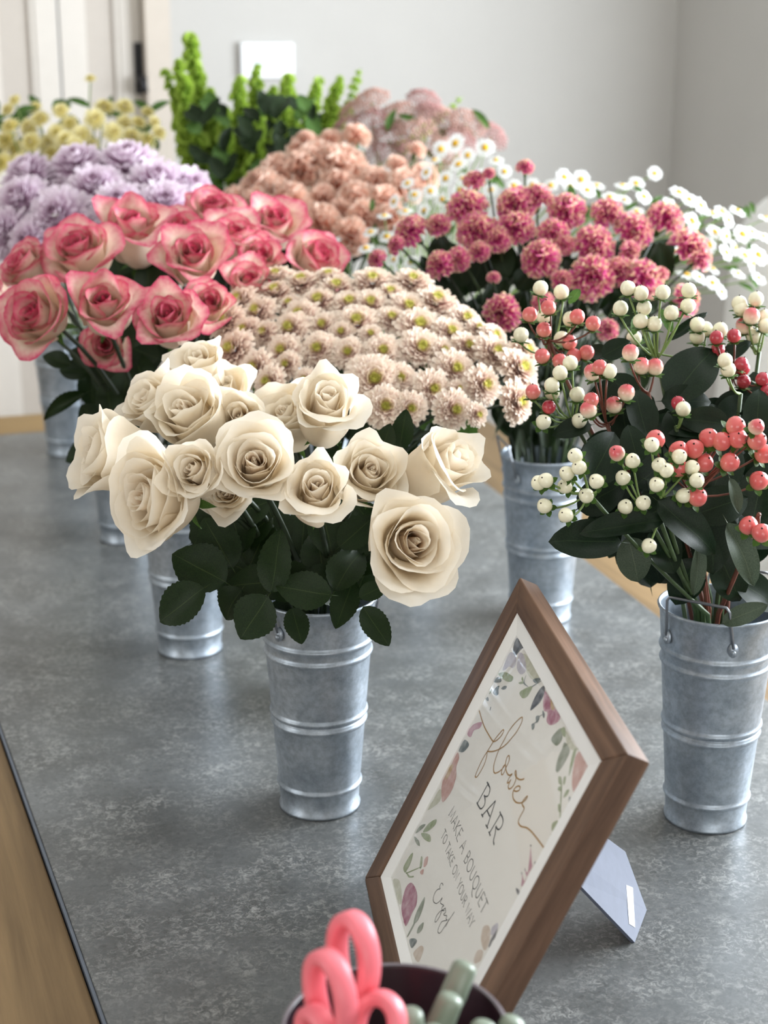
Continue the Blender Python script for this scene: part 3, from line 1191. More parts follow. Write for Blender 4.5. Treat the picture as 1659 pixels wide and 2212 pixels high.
PK = [
    (84, 684, 1.720, 165, -28, 28, 'open', 'open pink-edged rose at the left front of its bunch'),
    (226, 662, 1.720, 150, 5, 40, 'bud', 'pink-edged rose with deep red folds, second along the front'),
    (366, 696, 1.700, 150, 0, 42, 'mid', 'pink-edged rose hanging lowest, above the ivory roses'),
    (452, 660, 1.760, 118, 15, 40, 'mid2', 'pink-edged rose touching the left side of the blush chrysanthemums'),
    (176, 548, 1.850, 160, -20, 52, 'open', 'broad pink-edged rose in the second row, above the red-folded one'),
    (58, 578, 1.850, 125, -45, 42, 'mid2', 'pink-edged rose at the far left of the second row'),
    (290, 502, 1.920, 155, 0, 60, 'bud', 'tall pale pink-edged rose against the lilac chrysanthemums'),
    (420, 562, 1.830, 148, 8, 46, 'mid', 'round pale pink-edged rose in the centre of the bunch'),
    (385, 503, 1.960, 118, 0, 58, 'mid2', 'pink-edged rose behind the round pale one'),
    (463, 462, 2.030, 125, 10, 62, 'open', 'pink-edged rose at the top of the bunch'),
    (505, 518, 1.940, 125, 20, 52, 'bud', 'pink-edged rose with bright pink lip right of the centre'),
    (592, 492, 2.010, 130, 30, 55, 'mid', 'pink-edged rose at the right end of the top row'),
    (560, 560, 1.920, 120, 30, 45, 'mid2', 'shaded pink-edged rose behind the blush chrysanthemums, right'),
    (682, 566, 1.960, 135, 48, 42, 'open', 'deep pink rose at the right end, just above the chrysanthemum dome'),
    (535, 612, 1.860, 105, 20, 45, 'bud', 'pink-edged rose half hidden behind the chrysanthemum dome'),
    (-12, 645, 1.800, 110, -55, 30, 'mid', 'pink-edged rose cut off by the left picture edge'),
    (228, 745, 1.800, 110, 0, 12, 'mid2', 'dark red rose in shade under the front pink-edged roses'),
]
pink_roses = []
for (px, py, y, w, az, el, v, lab) in PK:
    e, path = rose(ROSE_P, 'pink', px, py, y, w, az, el, v, lab, 'pink-edged roses', rnd, 'pink_rose')
    pink_roses.append((e, path))
PL = [
    (128, 876, 1.80, 130, 34, 205, 0), (200, 905, 1.80, 75, 70, 130, 1), (180, 975, 1.76, 100, 58, 200, 1), (235, 860, 1.80, 90, 60, 100, 1),
    (270, 830, 1.82, 100, 70, 80, 2), (230, 810, 1.84, 80, 60, 60, 1), (300, 800, 1.84, 100, 70, 110, 2), (330, 850, 1.82, 100, 70, 70, 2),
    (290, 890, 1.80, 100, 70, 150, 2), (160, 800, 1.86, 80, 50, 170, 0), (330, 770, 1.9, 90, 60, 60, 7), (270, 760, 1.92, 90, 60, 100, 4),
    (200, 760, 1.92, 90, 60, 140, 4), (120, 775, 1.85, 70, 40, 160, 0), (320, 600, 1.92, 90, 60, 90, 8), (330, 640, 1.86, 90, 50, 70, 8),
    (240, 950, 1.82, 90, 60, 230, 2), (290, 970, 1.84, 90, 60, 260, 2),
]
for k in range(30):
    px, py = rnd.uniform(440, 830), rnd.uniform(1090, 1330)
    image_leaf(white_roses[k % 16][0], 'rose', px, py, rnd.uniform(1.37, 1.47), rnd.uniform(85, 130), rnd.uniform(60, 95), rnd.uniform(20, 340), 0, rnd.uniform(0, .8), rnd)
for k in range(30):
    px, py = rnd.uniform(170, 480), rnd.uniform(720, 980)
    image_leaf(pink_roses[k % 14][0], 'rose', px, py, rnd.uniform(1.82, 1.95), rnd.uniform(70, 110), rnd.uniform(50, 75), rnd.uniform(20, 340), 0, rnd.uniform(0, .8), rnd)
for k in range(44):
    px, py = rnd.uniform(230, 640), rnd.uniform(560, 760)
    image_leaf(pink_roses[k % 14][0], 'rose', px, py, rnd.uniform(1.96, 2.04), rnd.uniform(70, 110), rnd.uniform(50, 75), rnd.uniform(20, 340), 0, rnd.uniform(0, .8), rnd)
for (px, py, y, L, w, a, i) in PL:
    image_leaf(pink_roses[i][0], 'rose', px, py, y, L, w, a, rnd.uniform(-.25, .25), rnd.uniform(.1, .8), rnd)
# ------------------------------------------------------------------ blush chrysanthemums


def bloom(name, meshes, disc, bucket, px, py, y, w_px, az, el, label, cat, group, rnd, stem_mat, r0=.0016, parts=('ray_petals',), calyx=None, sink=.15, spread=.034):
    c = at(px, py, y)
    rad = w_px / 2 / ppm(c)
    ax = facing(az, el)
    base = c - ax * rad * sink
    neck = base - ax * rad * (1.0 if calyx else .05)
    e, path = thing_with_stem(name, BUCKETS[bucket], neck, ax, rnd, r0, stem_mat, 5, spread)
    tag(e, label, cat, group)
    q = aim(ax, rnd.uniform(0, 6.28))
    me = rnd.choice(meshes)
    tag(put(me.name.split('.')[0], me, e, base - e.location, q, rad), kind='stuff')
    if disc:
        put('disc', disc, e, base - e.location, q, rad)
    if calyx:
        put('calyx', calyx, e, base - e.location, q, rad)
    return e


MZ = [(370, 85, 170), (490, 115, 190), (620, 85, 150), (660, 140, 190), (830, 110, 200), (1020, 110, 190), (915, 165, 150),
      (365, 160, 180), (190, 205, 190), (570, 205, 190), (720, 215, 180), (820, 215, 170), (1000, 235, 190), (1135, 205, 210), (1270, 290, 170),
      (430, 215, 120), (280, 255, 180), (130, 295, 180), (480, 275, 190), (755, 305, 210), (920, 285, 150), (1050, 325, 220), (590, 320, 150),
      (435, 335, 190), (220, 345, 160), (310, 355, 140), (1200, 350, 170), (160, 435, 205), (570, 432, 180), (712, 447, 150), (880, 440, 165),
      (1060, 427, 205), (1165, 438, 130), (1280, 417, 150), (270, 520, 170), (130, 592, 140), (332, 588, 160), (840, 577, 230), (400, 440, 170),
      (962, 570, 150), (770, 520, 120), (1115, 620, 170), (1220, 525, 190), (1215, 718, 180), (890, 705, 190), (1010, 712, 150), (1240, 620, 90),
      (1360, 600, 180), (1410, 445, 180), (1410, 370, 140), (1560, 440, 160), (1532, 525, 210), (1520, 682, 190), (1330, 742, 110), (505, 575, 110), (420, 505, 130),
      (680, 350, 120), (1330, 330, 110), (820, 360, 110)]
mums = [(430 + x / 2.212, 560 + y / 2.212, w / 2.212 * 1.16) for x, y, w in MZ]
rows_ = row_labels(mums, [(628, 'top row'), (668, 'second row'), (714, 'third row'), (762, 'fourth row'), (812, 'fifth row'), (2000, 'lowest row')])
rnd = random.Random(8)
for i, (px, py, w) in enumerate(mums):
    t = (py - 590) / 330.0
    y = 1.86 - 0.29 * max(0, min(1, t)) + .02 * abs(px - 810) / 360
    el = 80 - 68 * max(0, min(1, t)) ** .6
    az = (px - 800) / 360 * 55
    ph, od = rows_[i]
    bloom('chrysanthemum', MUMS, MUM_DISC, 'mum', px, py, y, w, az, el + rnd.uniform(-6, 6),
          'blush chrysanthemum with greenish-yellow heart, %s from the left in the %s of its dome' % (od, ph),
          'chrysanthemum', 'blush chrysanthemums', rnd, M_stemd)
# dark leaves among their stems
mum_objs = [o for o in COL.objects if o.name.startswith('chrysanthemum')]
for k in range(60):
    px, py = rnd.uniform(560, 1010), rnd.uniform(790, 990)
    image_leaf(rnd.choice(mum_objs), 'green' if k % 3 == 0 else 'rose', px, py, rnd.uniform(1.67, 1.76), rnd.uniform(60, 100), rnd.uniform(35, 60), rnd.uniform(40, 140), 0, .3, rnd)

# ------------------------------------------------------------------ lilac chrysanthemums
LI = [(122, 468, 2.20, 180, -10, 30), (40, 430, 2.24, 150, -30, 40), (205, 405, 2.27, 170, 0, 50), (275, 352, 2.36, 190, 5, 68), (340, 392, 2.30, 170, 15, 52),
      (165, 352, 2.36, 160, -15, 62), (412, 405, 2.32, 150, 40, 42), (60, 372, 2.36, 150, -30, 60), (355, 440, 2.22, 160, 15, 40), (255, 440, 2.20, 150, 0, 42),
      (5, 500, 2.20, 140, -40, 25), (435, 440, 2.28, 120, 50, 32), (60, 520, 2.18, 130, -20, 18), (290, 480, 2.18, 140, 5, 28)]
ll = row_labels(LI, [(380, 'top row'), (420, 'second row'), (450, 'third row'), (2000, 'front row')])
for i, (px, py, y, w, az, el) in enumerate(LI):
    bloom('lilac_chrysanthemum', LILACS, None, 'lilac', px, py, y, w, az, el,
          'large shaggy lilac chrysanthemum, %s from the left in the %s' % (ll[i][1], ll[i][0]),
          'chrysanthemum', 'lilac chrysanthemums', rnd, M_stemd, .002)
lil = [o for o in COL.objects if o.name.startswith('lilac_chrys')]
for k in range(14):
    image_leaf(rnd.choice(lil), 'rose', rnd.uniform(0, 330), rnd.uniform(520, 620), rnd.uniform(2.22, 2.3), 80, 45, rnd.uniform(30, 150), 0, .3, rnd)

# ------------------------------------------------------------------ magenta carnations
CZ = [(430, 215, 165), (200, 310, 140), (470, 315, 165), (555, 350, 110), (310, 290, 100), (630, 205, 160), (720, 172, 120), (630, 300, 150), (840, 232, 165),
      (785, 325, 130), (732, 425, 165), (955, 372, 170), (1008, 242, 140), (1120, 312, 160), (1250, 262, 155), (1350, 385, 165), (950, 505, 180), (1060, 482, 120),
      (1160, 512, 160), (1330, 602, 130), (320, 452, 120), (62, 432, 85), (140, 372, 80), (572, 655, 150), (668, 55, 72), (462, 108, 95), (520, 82, 55), (1222, 490, 70),
      (742, 612, 95), (1010, 722, 90), (830, 372, 90), (1390, 425, 100), (540, 505, 60), (395, 430, 100), (1100, 400, 90), (480, 400, 90), (820, 520, 90)]
carn = [(780 + x / 1.887, 330 + y / 1.887, w / 1.887 * 1.12) for x, y, w in CZ]
cl = row_labels(carn, [(420, 'top tier'), (480, 'upper tier'), (530, 'middle tier'), (585, 'lower tier'), (2000, 'lowest tier')])
carn_objs = []
for i, (px, py, w) in enumerate(carn):
    t = max(0, min(1, (py - 400) / 280.0))
    y = 2.06 - .18 * t + .03 * abs(px - 1180) / 350
    el = 74 - 60 * t ** .7
    az = (px - 1180) / 340 * 55
    if w < 45:
        el = 70
    e = bloom('magenta_carnation', CARNS, None, 'carnation', px, py, y, w, az, el + rnd.uniform(-8, 8),
              'magenta carnation with cream-yellow frills, %s from the left in the %s' % (cl[i][1], cl[i][0]),
              'carnation', 'magenta carnations', rnd, M_stem if i % 3 == 0 else M_stemd, .0015, calyx=CALYX_C)
    carn_objs.append(e)
for k in range(110):
    px, py = rnd.uniform(930, 1440), rnd.uniform(530, 800)
    image_leaf(rnd.choice(carn_objs), 'thin' if k % 4 == 1 else 'rose', px, py, rnd.uniform(1.99, 2.12), rnd.uniform(60, 110), rnd.uniform(10, 16) if k % 4 == 1 else 55, rnd.uniform(50, 130), 0, .3, rnd)
for k in range(50):
    px, py = rnd.uniform(1080, 1240), rnd.uniform(800, 965)
    image_leaf(rnd.choice(carn_objs), 'thin' if k % 2 else 'rose', px, py, rnd.uniform(1.94, 2.02), rnd.uniform(60, 100), rnd.uniform(8, 14) if k % 2 else 34, rnd.uniform(60, 120), 0, .2, rnd)

# ------------------------------------------------------------------ peach carnations
PE = [(560, 405, 100), (620, 440, 110), (690, 350, 110), (740, 365, 120), (650, 365, 110), (600, 370, 90), (700, 425, 62), (690, 485, 95), (770, 430, 90),
      (815, 390, 75), (545, 440, 80), (660, 305, 60), (715, 300, 55), (770, 290, 62), (640, 320, 45), (860, 355, 48), (900, 322, 42), (790, 470, 80), (835, 430, 70),
      (880, 400, 80), (760, 510, 80), (620, 500, 70), (730, 395, 80), (590, 425, 90), (850, 470, 70), (500, 430, 60), (580, 460, 80), (735, 455, 60), (655, 465, 60), (920, 380, 70)]
pl = row_labels(PE, [(330, 'top row'), (378, 'second row'), (412, 'third row'), (445, 'fourth row'), (2000, 'lowest row')])
pe_objs = []
for i, (px, py, w) in enumerate(PE):
    t = max(0, min(1, (py - 300) / 220.0))
    y = 2.60 - .24 * t
    el = 72 - 55 * t ** .7
    az = (px - 700) / 220 * 50
    pe_objs.append(bloom('peach_carnation', PEACHES, None, 'peach', px, py, y, w * 1.14, az, el, 'peach carnation, %s from the left in the %s of its bunch' % (pl[i][1], pl[i][0]),
                   'carnation', 'peach carnations', rnd, M_stem, .0016, calyx=CALYX_C))
for k in range(26):
    image_leaf(rnd.choice(pe_objs), 'green' if k % 2 else 'rose', rnd.uniform(560, 860), rnd.uniform(400, 590), rnd.uniform(2.46, 2.56), 70, 28, rnd.uniform(40, 140), 0, .3, rnd)

# ------------------------------------------------------------------ yellow flowers at the far left
YE = [(20, 330, 62), (65, 305, 45), (105, 310, 48), (140, 300, 46), (85, 255, 40), (60, 275, 40), (120, 285, 36), (20, 270, 40), (130, 237, 34), (205, 255, 44),
      (225, 228, 44), (270, 228, 40), (150, 265, 36), (195, 168, 24), (245, 285, 42), (285, 290, 40), (320, 300, 36), (10, 300, 46), (175, 290, 40), (40, 350, 40),
      (270, 262, 34), (320, 240, 28), (345, 285, 32), (15, 235, 30), (75, 230, 28), (300, 262, 34), (335, 262, 26), (30, 215, 26), (110, 330, 40), (190, 310, 44), (160, 315, 40), (0, 350, 50)]
yl = row_labels(YE, [(240, 'top row'), (268, 'second row'), (296, 'third row'), (2000, 'lowest row')])
ye_objs = []
for i, (px, py, w) in enumerate(YE):
    t = max(0, min(1, (py - 165) / 180.0))
    ye_objs.append(bloom('yellow_chrysanthemum', YELLOWS, None, 'yellow', px, py, 2.86 - .14 * t + rnd.uniform(-.04, .04), w * 1.15, (px - 150) / 200 * 45, 62 - 40 * t + rnd.uniform(-15, 15),
                   'small pale yellow pompon flower, %s from the left in the %s' % (yl[i][1], yl[i][0]),
                   'chrysanthemum', 'yellow flowers at the back left', rnd, M_steml, .0014))
for k in range(60):
    image_leaf(rnd.choice(ye_objs), 'green', rnd.uniform(-10, 350), rnd.uniform(215, 380), rnd.uniform(2.76, 2.92), rnd.uniform(35, 60), 18, rnd.uniform(20, 160), 0, .5, rnd)

# ------------------------------------------------------------------ green spikes


def bell_spike(px, py, y, foot_px, foot_py, n_wh, size_px, label):
    top = at(px, py, y)
    foot = at(foot_px, foot_py, y)
    k = ppm(top)
    ax = (top - foot).normalized()
    path = stem_path(BUCKETS['green'], foot, ax, rnd, .034)
    path = path[:-1] + [foot, foot.lerp(top, .5), top]
    e = empty('green_flower_spike', path[0])
    tag(e, label, 'flower', 'green flower spikes')
    g = Geo()
    g.tube([p - path[0] for p in path], [.0025] * (len(path) - 1) + [.001], 6)
    put('stem', g.mesh('stem', M_steml), e)
    h = Geo()
    L = (top - foot).length
    side = ax.cross(Vector((0, 1, 0.2))).normalized()
    fr = ax.cross(side)
    n_wh = int(n_wh * 1.25)
    for w in range(n_wh):
        f = (w + .3) / n_wh
        s = size_px / k * (1.35 - .8 * f) * rnd.uniform(.75, 1.2)
        c = foot.lerp(top, f) + side * rnd.uniform(-.25, .25) * s
        for q in range(6):
            th = 2 * PI * q / 6 + w * .5 + rnd.uniform(-.3, .3)
            if rnd.random() < .18:
                continue
            out = (side * math.cos(th) + fr * math.sin(th))
            dr = (out + ax * .55).normalized()
            t1 = dr.cross(ax).normalized()
            t2 = dr.cross(t1)
            rows, tip = [], []
            for rr, dd in ((.10, .05), (.30, .26), (.48, .52), (.64, .66)):
                rows.append([c + dr * (dd * s) + (t1 * math.cos(a) + t2 * math.sin(a)) * rr * s - path[0] for a in [2 * PI * m / 8 for m in range(8)]])
                tip += [(rr - .1) * 1.9] * 8
            h.grid(rows, closed_u=True, tip=tip, core=[0.0] * len(tip))
    tag(put('bells', h.mesh('bells', M_bell), e), kind='stuff')
    return e


GS = [(412, 78, 2.82, 440, 330, 17, 30, 'tallest bright green flower spike at the left of its bunch'),
      (383, 128, 2.78, 425, 370, 15, 28, 'bright green flower spike just left of the tallest one'),
      (357, 150, 2.80, 415, 330, 11, 22, 'bright green spike leaning out furthest left'),
      (556, 138, 2.86, 545, 330, 12, 24, 'bright green spike in front of the white wall panel'),
      (518, 168, 2.80, 520, 350, 12, 26, 'green spike left of the one before the wall panel'),
      (624, 165, 2.82, 612, 360, 13, 28, 'thick green spike right of the white wall panel'),
      (455, 190, 2.80, 470, 360, 10, 26, 'shorter green spike right of the tallest one'),
      (590, 185, 2.88, 580, 330, 9, 22, 'short green spike behind the thick one'),
      (690, 168, 2.84, 655, 320, 9, 24, 'green spike leaning right above the peach carnations'),
      (735, 162, 2.86, 690, 310, 9, 22, 'green spike beside the dusky pink clusters'),
      (780, 148, 2.88, 730, 280, 7, 16, 'thin green spike tip above the dusky clusters'),
      (1000, 210, 2.90, 860, 330, 8, 14, 'green spike tip poking out right of the dusky clusters'),
      (485, 230, 2.76, 490, 400, 9, 28, 'low green spike in the shaded middle of the bunch'),
      (560, 230, 2.76, 550, 400, 9, 28, 'low green spike facing front right of the shaded middle'),
      (640, 240, 2.76, 620, 400, 8, 26, 'low green spike above the peach carnations')]
gs_objs = [bell_spike(*a) for a in GS]
for k in range(90):
    px, py = rnd.uniform(420, 700), rnd.uniform(260, 460)
    image_leaf(gs_objs[rnd.randrange(len(gs_objs))], 'green' if k % 2 else 'rose', px, py, rnd.uniform(2.76, 2.90), rnd.uniform(45, 70), rnd.uniform(24, 38), rnd.uniform(30, 150), 0, .5, rnd)

for k in range(70):
    px, py = rnd.uniform(400, 690), rnd.uniform(215, 430)
    image_leaf(gs_objs[rnd.randrange(len(gs_objs))], 'rose' if k % 3 else 'green', px, py, rnd.uniform(2.64, 2.74), rnd.uniform(40, 70), rnd.uniform(26, 40), rnd.uniform(30, 150), 0, .6, rnd)

# ------------------------------------------------------------------ dusky pink flower clusters


def ico(n=1):
    t = (1 + 5 ** .5) / 2
    v = [(-1, t, 0), (1, t, 0), (-1, -t, 0), (1, -t, 0), (0, -1, t), (0, 1, t), (0, -1, -t), (0, 1, -t), (t, 0, -1), (t, 0, 1), (-t, 0, -1), (-t, 0, 1)]
    f = [(0, 11, 5), (0, 5, 1), (0, 1, 7), (0, 7, 10), (0, 10, 11), (1, 5, 9), (5, 11, 4), (11, 10, 2), (10, 7, 6), (7, 1, 8), (3, 9, 4), (3, 4, 2), (3, 2, 6),
         (3, 6, 8), (3, 8, 9), (4, 9, 5), (2, 4, 11), (6, 2, 10), (8, 6, 7), (9, 8, 1)]
    return [Vector(x).normalized() for x in v], f


ICO_V, ICO_F = ico()


def floret_mesh(name, mat, seed):
    r_ = random.Random(seed)
    g = Geo()
    for k in range(130):
        a, d = k * R(137.5), math.sqrt((k + .5) / 130)
        c = Vector((d * math.cos(a), d * math.sin(a), .42 * (1 - d * d) + r_.uniform(-.06, .06)))
        s = r_.uniform(.055, .085)
        b = len(g.v)
        g.v += [c + v * s for v in ICO_V]
        g.f += [tuple(b + i for i in f) for f in ICO_F]
    for k in range(14):
        a = k * R(137.5)
        d = math.sqrt((k + .5) / 14) * .85
        g.tube([Vector((0, 0, -.7)), Vector((d * .6 * math.cos(a), d * .6 * math.sin(a), -.1)), Vector((d * math.cos(a), d * math.sin(a), .3))], .015, 4, False)
    return g.mesh(name, mat)


FLORETS = [floret_mesh('florets', M_floret, 91), floret_mesh('florets', M_floret2, 92), floret_mesh('florets', M_floret, 93)]
DU = [(800, 212, 100), (915, 212, 90), (865, 250, 110), (950, 262, 120), (1010, 262, 100), (1065, 290, 90), (800, 262, 100), (760, 235, 80), (900, 290, 110), (840, 300, 100),
      (1000, 300, 90), (740, 275, 80), (960, 330, 90), (880, 335, 80), (815, 335, 80), (930, 240, 80)]
dl = row_labels(DU, [(240, 'top row'), (275, 'second row'), (305, 'third row'), (2000, 'lowest row')])
du_objs = []
for i, (px, py, w) in enumerate(DU):
    t = max(0, min(1, (py - 200) / 140.0))
    du_objs.append(bloom('dusky_flower_cluster', FLORETS, None, 'dusky', px, py, 2.86 - .14 * t + rnd.uniform(-.03, .03), w * .88, (px - 880) / 160 * 45 + rnd.uniform(-15, 15), 62 - 35 * t,
                   'dusky pink cluster of tiny florets, %s from the left in the %s' % (dl[i][1], dl[i][0]), 'flower', 'dusky pink flower clusters', rnd, M_steml, .0015))
for k in range(24):
    image_leaf(rnd.choice(du_objs), 'green', rnd.uniform(720, 1080), rnd.uniform(230, 400), rnd.uniform(2.74, 2.82), 60, 18, rnd.uniform(20, 160), 0, .5, rnd)

# ------------------------------------------------------------------ daisies
DZ = [(983, 309, 46), (1048, 318, 46), (952, 322, 40), (990, 354, 44), (938, 345, 36), (1010, 335, 36), (1072, 345, 36), (920, 372, 34), (962, 385, 38), (1000, 385, 38),
      (1040, 380, 36), (992, 410, 36), (930, 412, 36), (895, 420, 36), (875, 455, 38), (915, 455, 36), (850, 435, 34), (830, 465, 36), (800, 500, 38), (835, 510, 40),
      (860, 490, 34), (790, 535, 40), (820, 545, 36), (717, 525, 44), (888, 565, 38), (1220, 382, 42), (1256, 387, 42), (1218, 427, 40), (1270, 410, 40), (1290, 400, 38), (1232, 402, 36),
      (1318, 424, 40), (1300, 440, 34), (1345, 400, 38), (1392, 424, 40), (1375, 395, 38), (1415, 374, 34), (1375, 455, 36), (1468, 414, 46), (1515, 443, 48),
      (1496, 476, 44), (1448, 440, 40), (1540, 460, 40), (1560, 455, 38), (1575, 475, 38), (1594, 455, 40), (1605, 505, 46), (1545, 500, 42), (1530, 520, 40), (1570, 510, 38), (1533, 528, 44),
      (1588, 535, 38), (1570, 545, 42), (1625, 500, 40), (1640, 550, 52), (1650, 510, 40), (1610, 550, 40), (1483, 592, 52), (1512, 598, 40), (1540, 580, 36), (1540, 610, 36),
      (1420, 590, 30), (1490, 430, 38), (1560, 630, 34), (1625, 570, 36), (1190, 400, 36), (1150, 400, 34), (1090, 370, 34), (1110, 400, 34), (1060, 410, 34), (1330, 450, 34), (1430, 470, 36),
      (1165, 430, 34), (1250, 440, 34), (1350, 430, 34), (1420, 440, 36), (955, 430, 34), (980, 440, 34), (880, 395, 34), (905, 480, 34), (870, 525, 34), (1470, 500, 36), (1500, 540, 36), (1455, 540, 34),
      (810, 575, 34), (850, 560, 34), (1595, 590, 36), (1640, 600, 38), (1655, 470, 36)]
da_objs = []


def day_side(px):
    return 'left of the carnations' if px < 1130 else ('above the carnations' if px < 1440 else 'right of the carnations')


day_rows = {}
for sd_ in ('left of the carnations', 'above the carnations', 'right of the carnations'):
    ids = [i for i, a in enumerate(DZ) if day_side(a[0]) == sd_]
    bands = {'l': [(350, 'topmost row'), (392, 'second row'), (425, 'third row'), (470, 'fourth row'), (2000, 'lowest row')],
             'a': [(400, 'topmost row'), (425, 'middle row'), (2000, 'lowest row')],
             'r': [(450, 'topmost row'), (490, 'second row'), (530, 'third row'), (560, 'fourth row'), (2000, 'lowest row')]}[sd_[0]]
    rl = row_labels([DZ[i] for i in ids], [(a, sd_ + ':' + b) for a, b in bands])
    for n, i in enumerate(ids):
        day_rows[i] = rl[n]
NAMED_D = {37: 'daisy standing highest on a bare stem before the wall corner', 39: 'daisy with a large golden heart right of the carnations', 38: 'daisy above the rightmost carnations',
           23: 'single daisy low between pink roses and peach carnations', 57: 'daisy hanging low under the rightmost carnation', 54: 'daisy at the right picture edge',
           0: 'topmost daisy beside the dusky clusters', 1: 'daisy right of the topmost one by the dusky clusters'}
for i, (px, py, w) in enumerate(DZ):
    t = max(0, min(1, (py - 300) / 300.0))
    y = 2.45 - .22 * t + (.02 if px < 1000 else 0) + rnd.uniform(-.04, .04)
    if px > 1440:
        y -= .08
    lab = NAMED_D.get(i, 'small white daisy %s, %s from the left in its %s' % (day_side(px), day_rows[i][1], day_rows[i][0].split(':')[1]))
    grp = 'daisies left' if px < 1130 else ('daisies above' if px < 1440 else 'daisies right')
    da_objs.append(bloom('daisy', DAISIES, DAISY_DISC, 'daisy', px, py, y, w, (px - 1180) / 450 * 45 + rnd.uniform(-25, 25), 45 + rnd.uniform(-30, 30), lab, 'daisy',
                   'white daisies ' + grp.split()[1] + ' of the carnations' if grp != 'daisies above' else 'white daisies above the carnations', rnd, M_steml, .0009, sink=.1, spread=.03))
for k in range(60):
    px = rnd.choice([rnd.uniform(800, 1000), rnd.uniform(1460, 1640), rnd.uniform(1180, 1420)])
    py = rnd.uniform(430, 640) if px > 1440 or px < 1000 else rnd.uniform(400, 470)
    image_leaf(rnd.choice(da_objs), 'green', px, py, rnd.uniform(2.28, 2.42), rnd.uniform(25, 45), 12, rnd.uniform(20, 160), 0, .5, rnd)
# ------------------------------------------------------------------ hypericum branches


def berry_mesh(name, mat, seed):
    r_ = random.Random(seed)
    g = Geo()
    prof = [(0.02, -.92), (.5, -.86), (.82, -.55), (.98, -.1), (.95, .3), (.78, .66), (.5, .90), (.22, 1.02), (.06, 1.08), (.001, 1.10)]
    seg = 16
    rows = []
    for r, z in prof:
        rows.append([Vector((r * (1 + .035 * math.cos(3 * a)) * math.cos(a), r * (1 + .035 * math.cos(3 * a)) * math.sin(a), z)) for a in [2 * PI * k / seg for k in range(seg)]])
    g.grid(rows, closed_u=True)
    return g.mesh(name, mat)


BERRY = {'W': berry_mesh('berry', M_bw, 1), 'M': berry_mesh('berry', M_bm, 2), 'P': berry_mesh('berry', M_bp, 3), 'R': berry_mesh('berry', M_br, 4)}
_g = Geo()
_g.tube([Vector((0, 0, 1.05)), Vector((0.01, 0, 1.2))], [.12, .05], 6)
BTIP = _g.mesh('berry_tip', M_bt)
_g = Geo()
_ve = []
for _k in range(5):
    th = 2 * PI * _k / 5
    c_, s_ = math.cos(th), math.sin(th)
    rows = []
    for j in range(5):
        v = j / 4
        w_ = .42 * math.sin(PI * (.12 + .80 * v)) if j < 4 else .05
        r = .15 + 1.15 * v
        z = -.92 - .12 * v + .10 * v * v
        rows.append([Vector((r * c_ - u * w_ * s_, r * s_ + u * w_ * c_, z + abs(u) * .08)) for u in (-1, 0, 1)])
        _ve += [.3, .8, .3]
    _g.grid(rows)
_g.a['vein'] = _ve
BCAL = _g.mesh('berry_calyx', M_leafg)

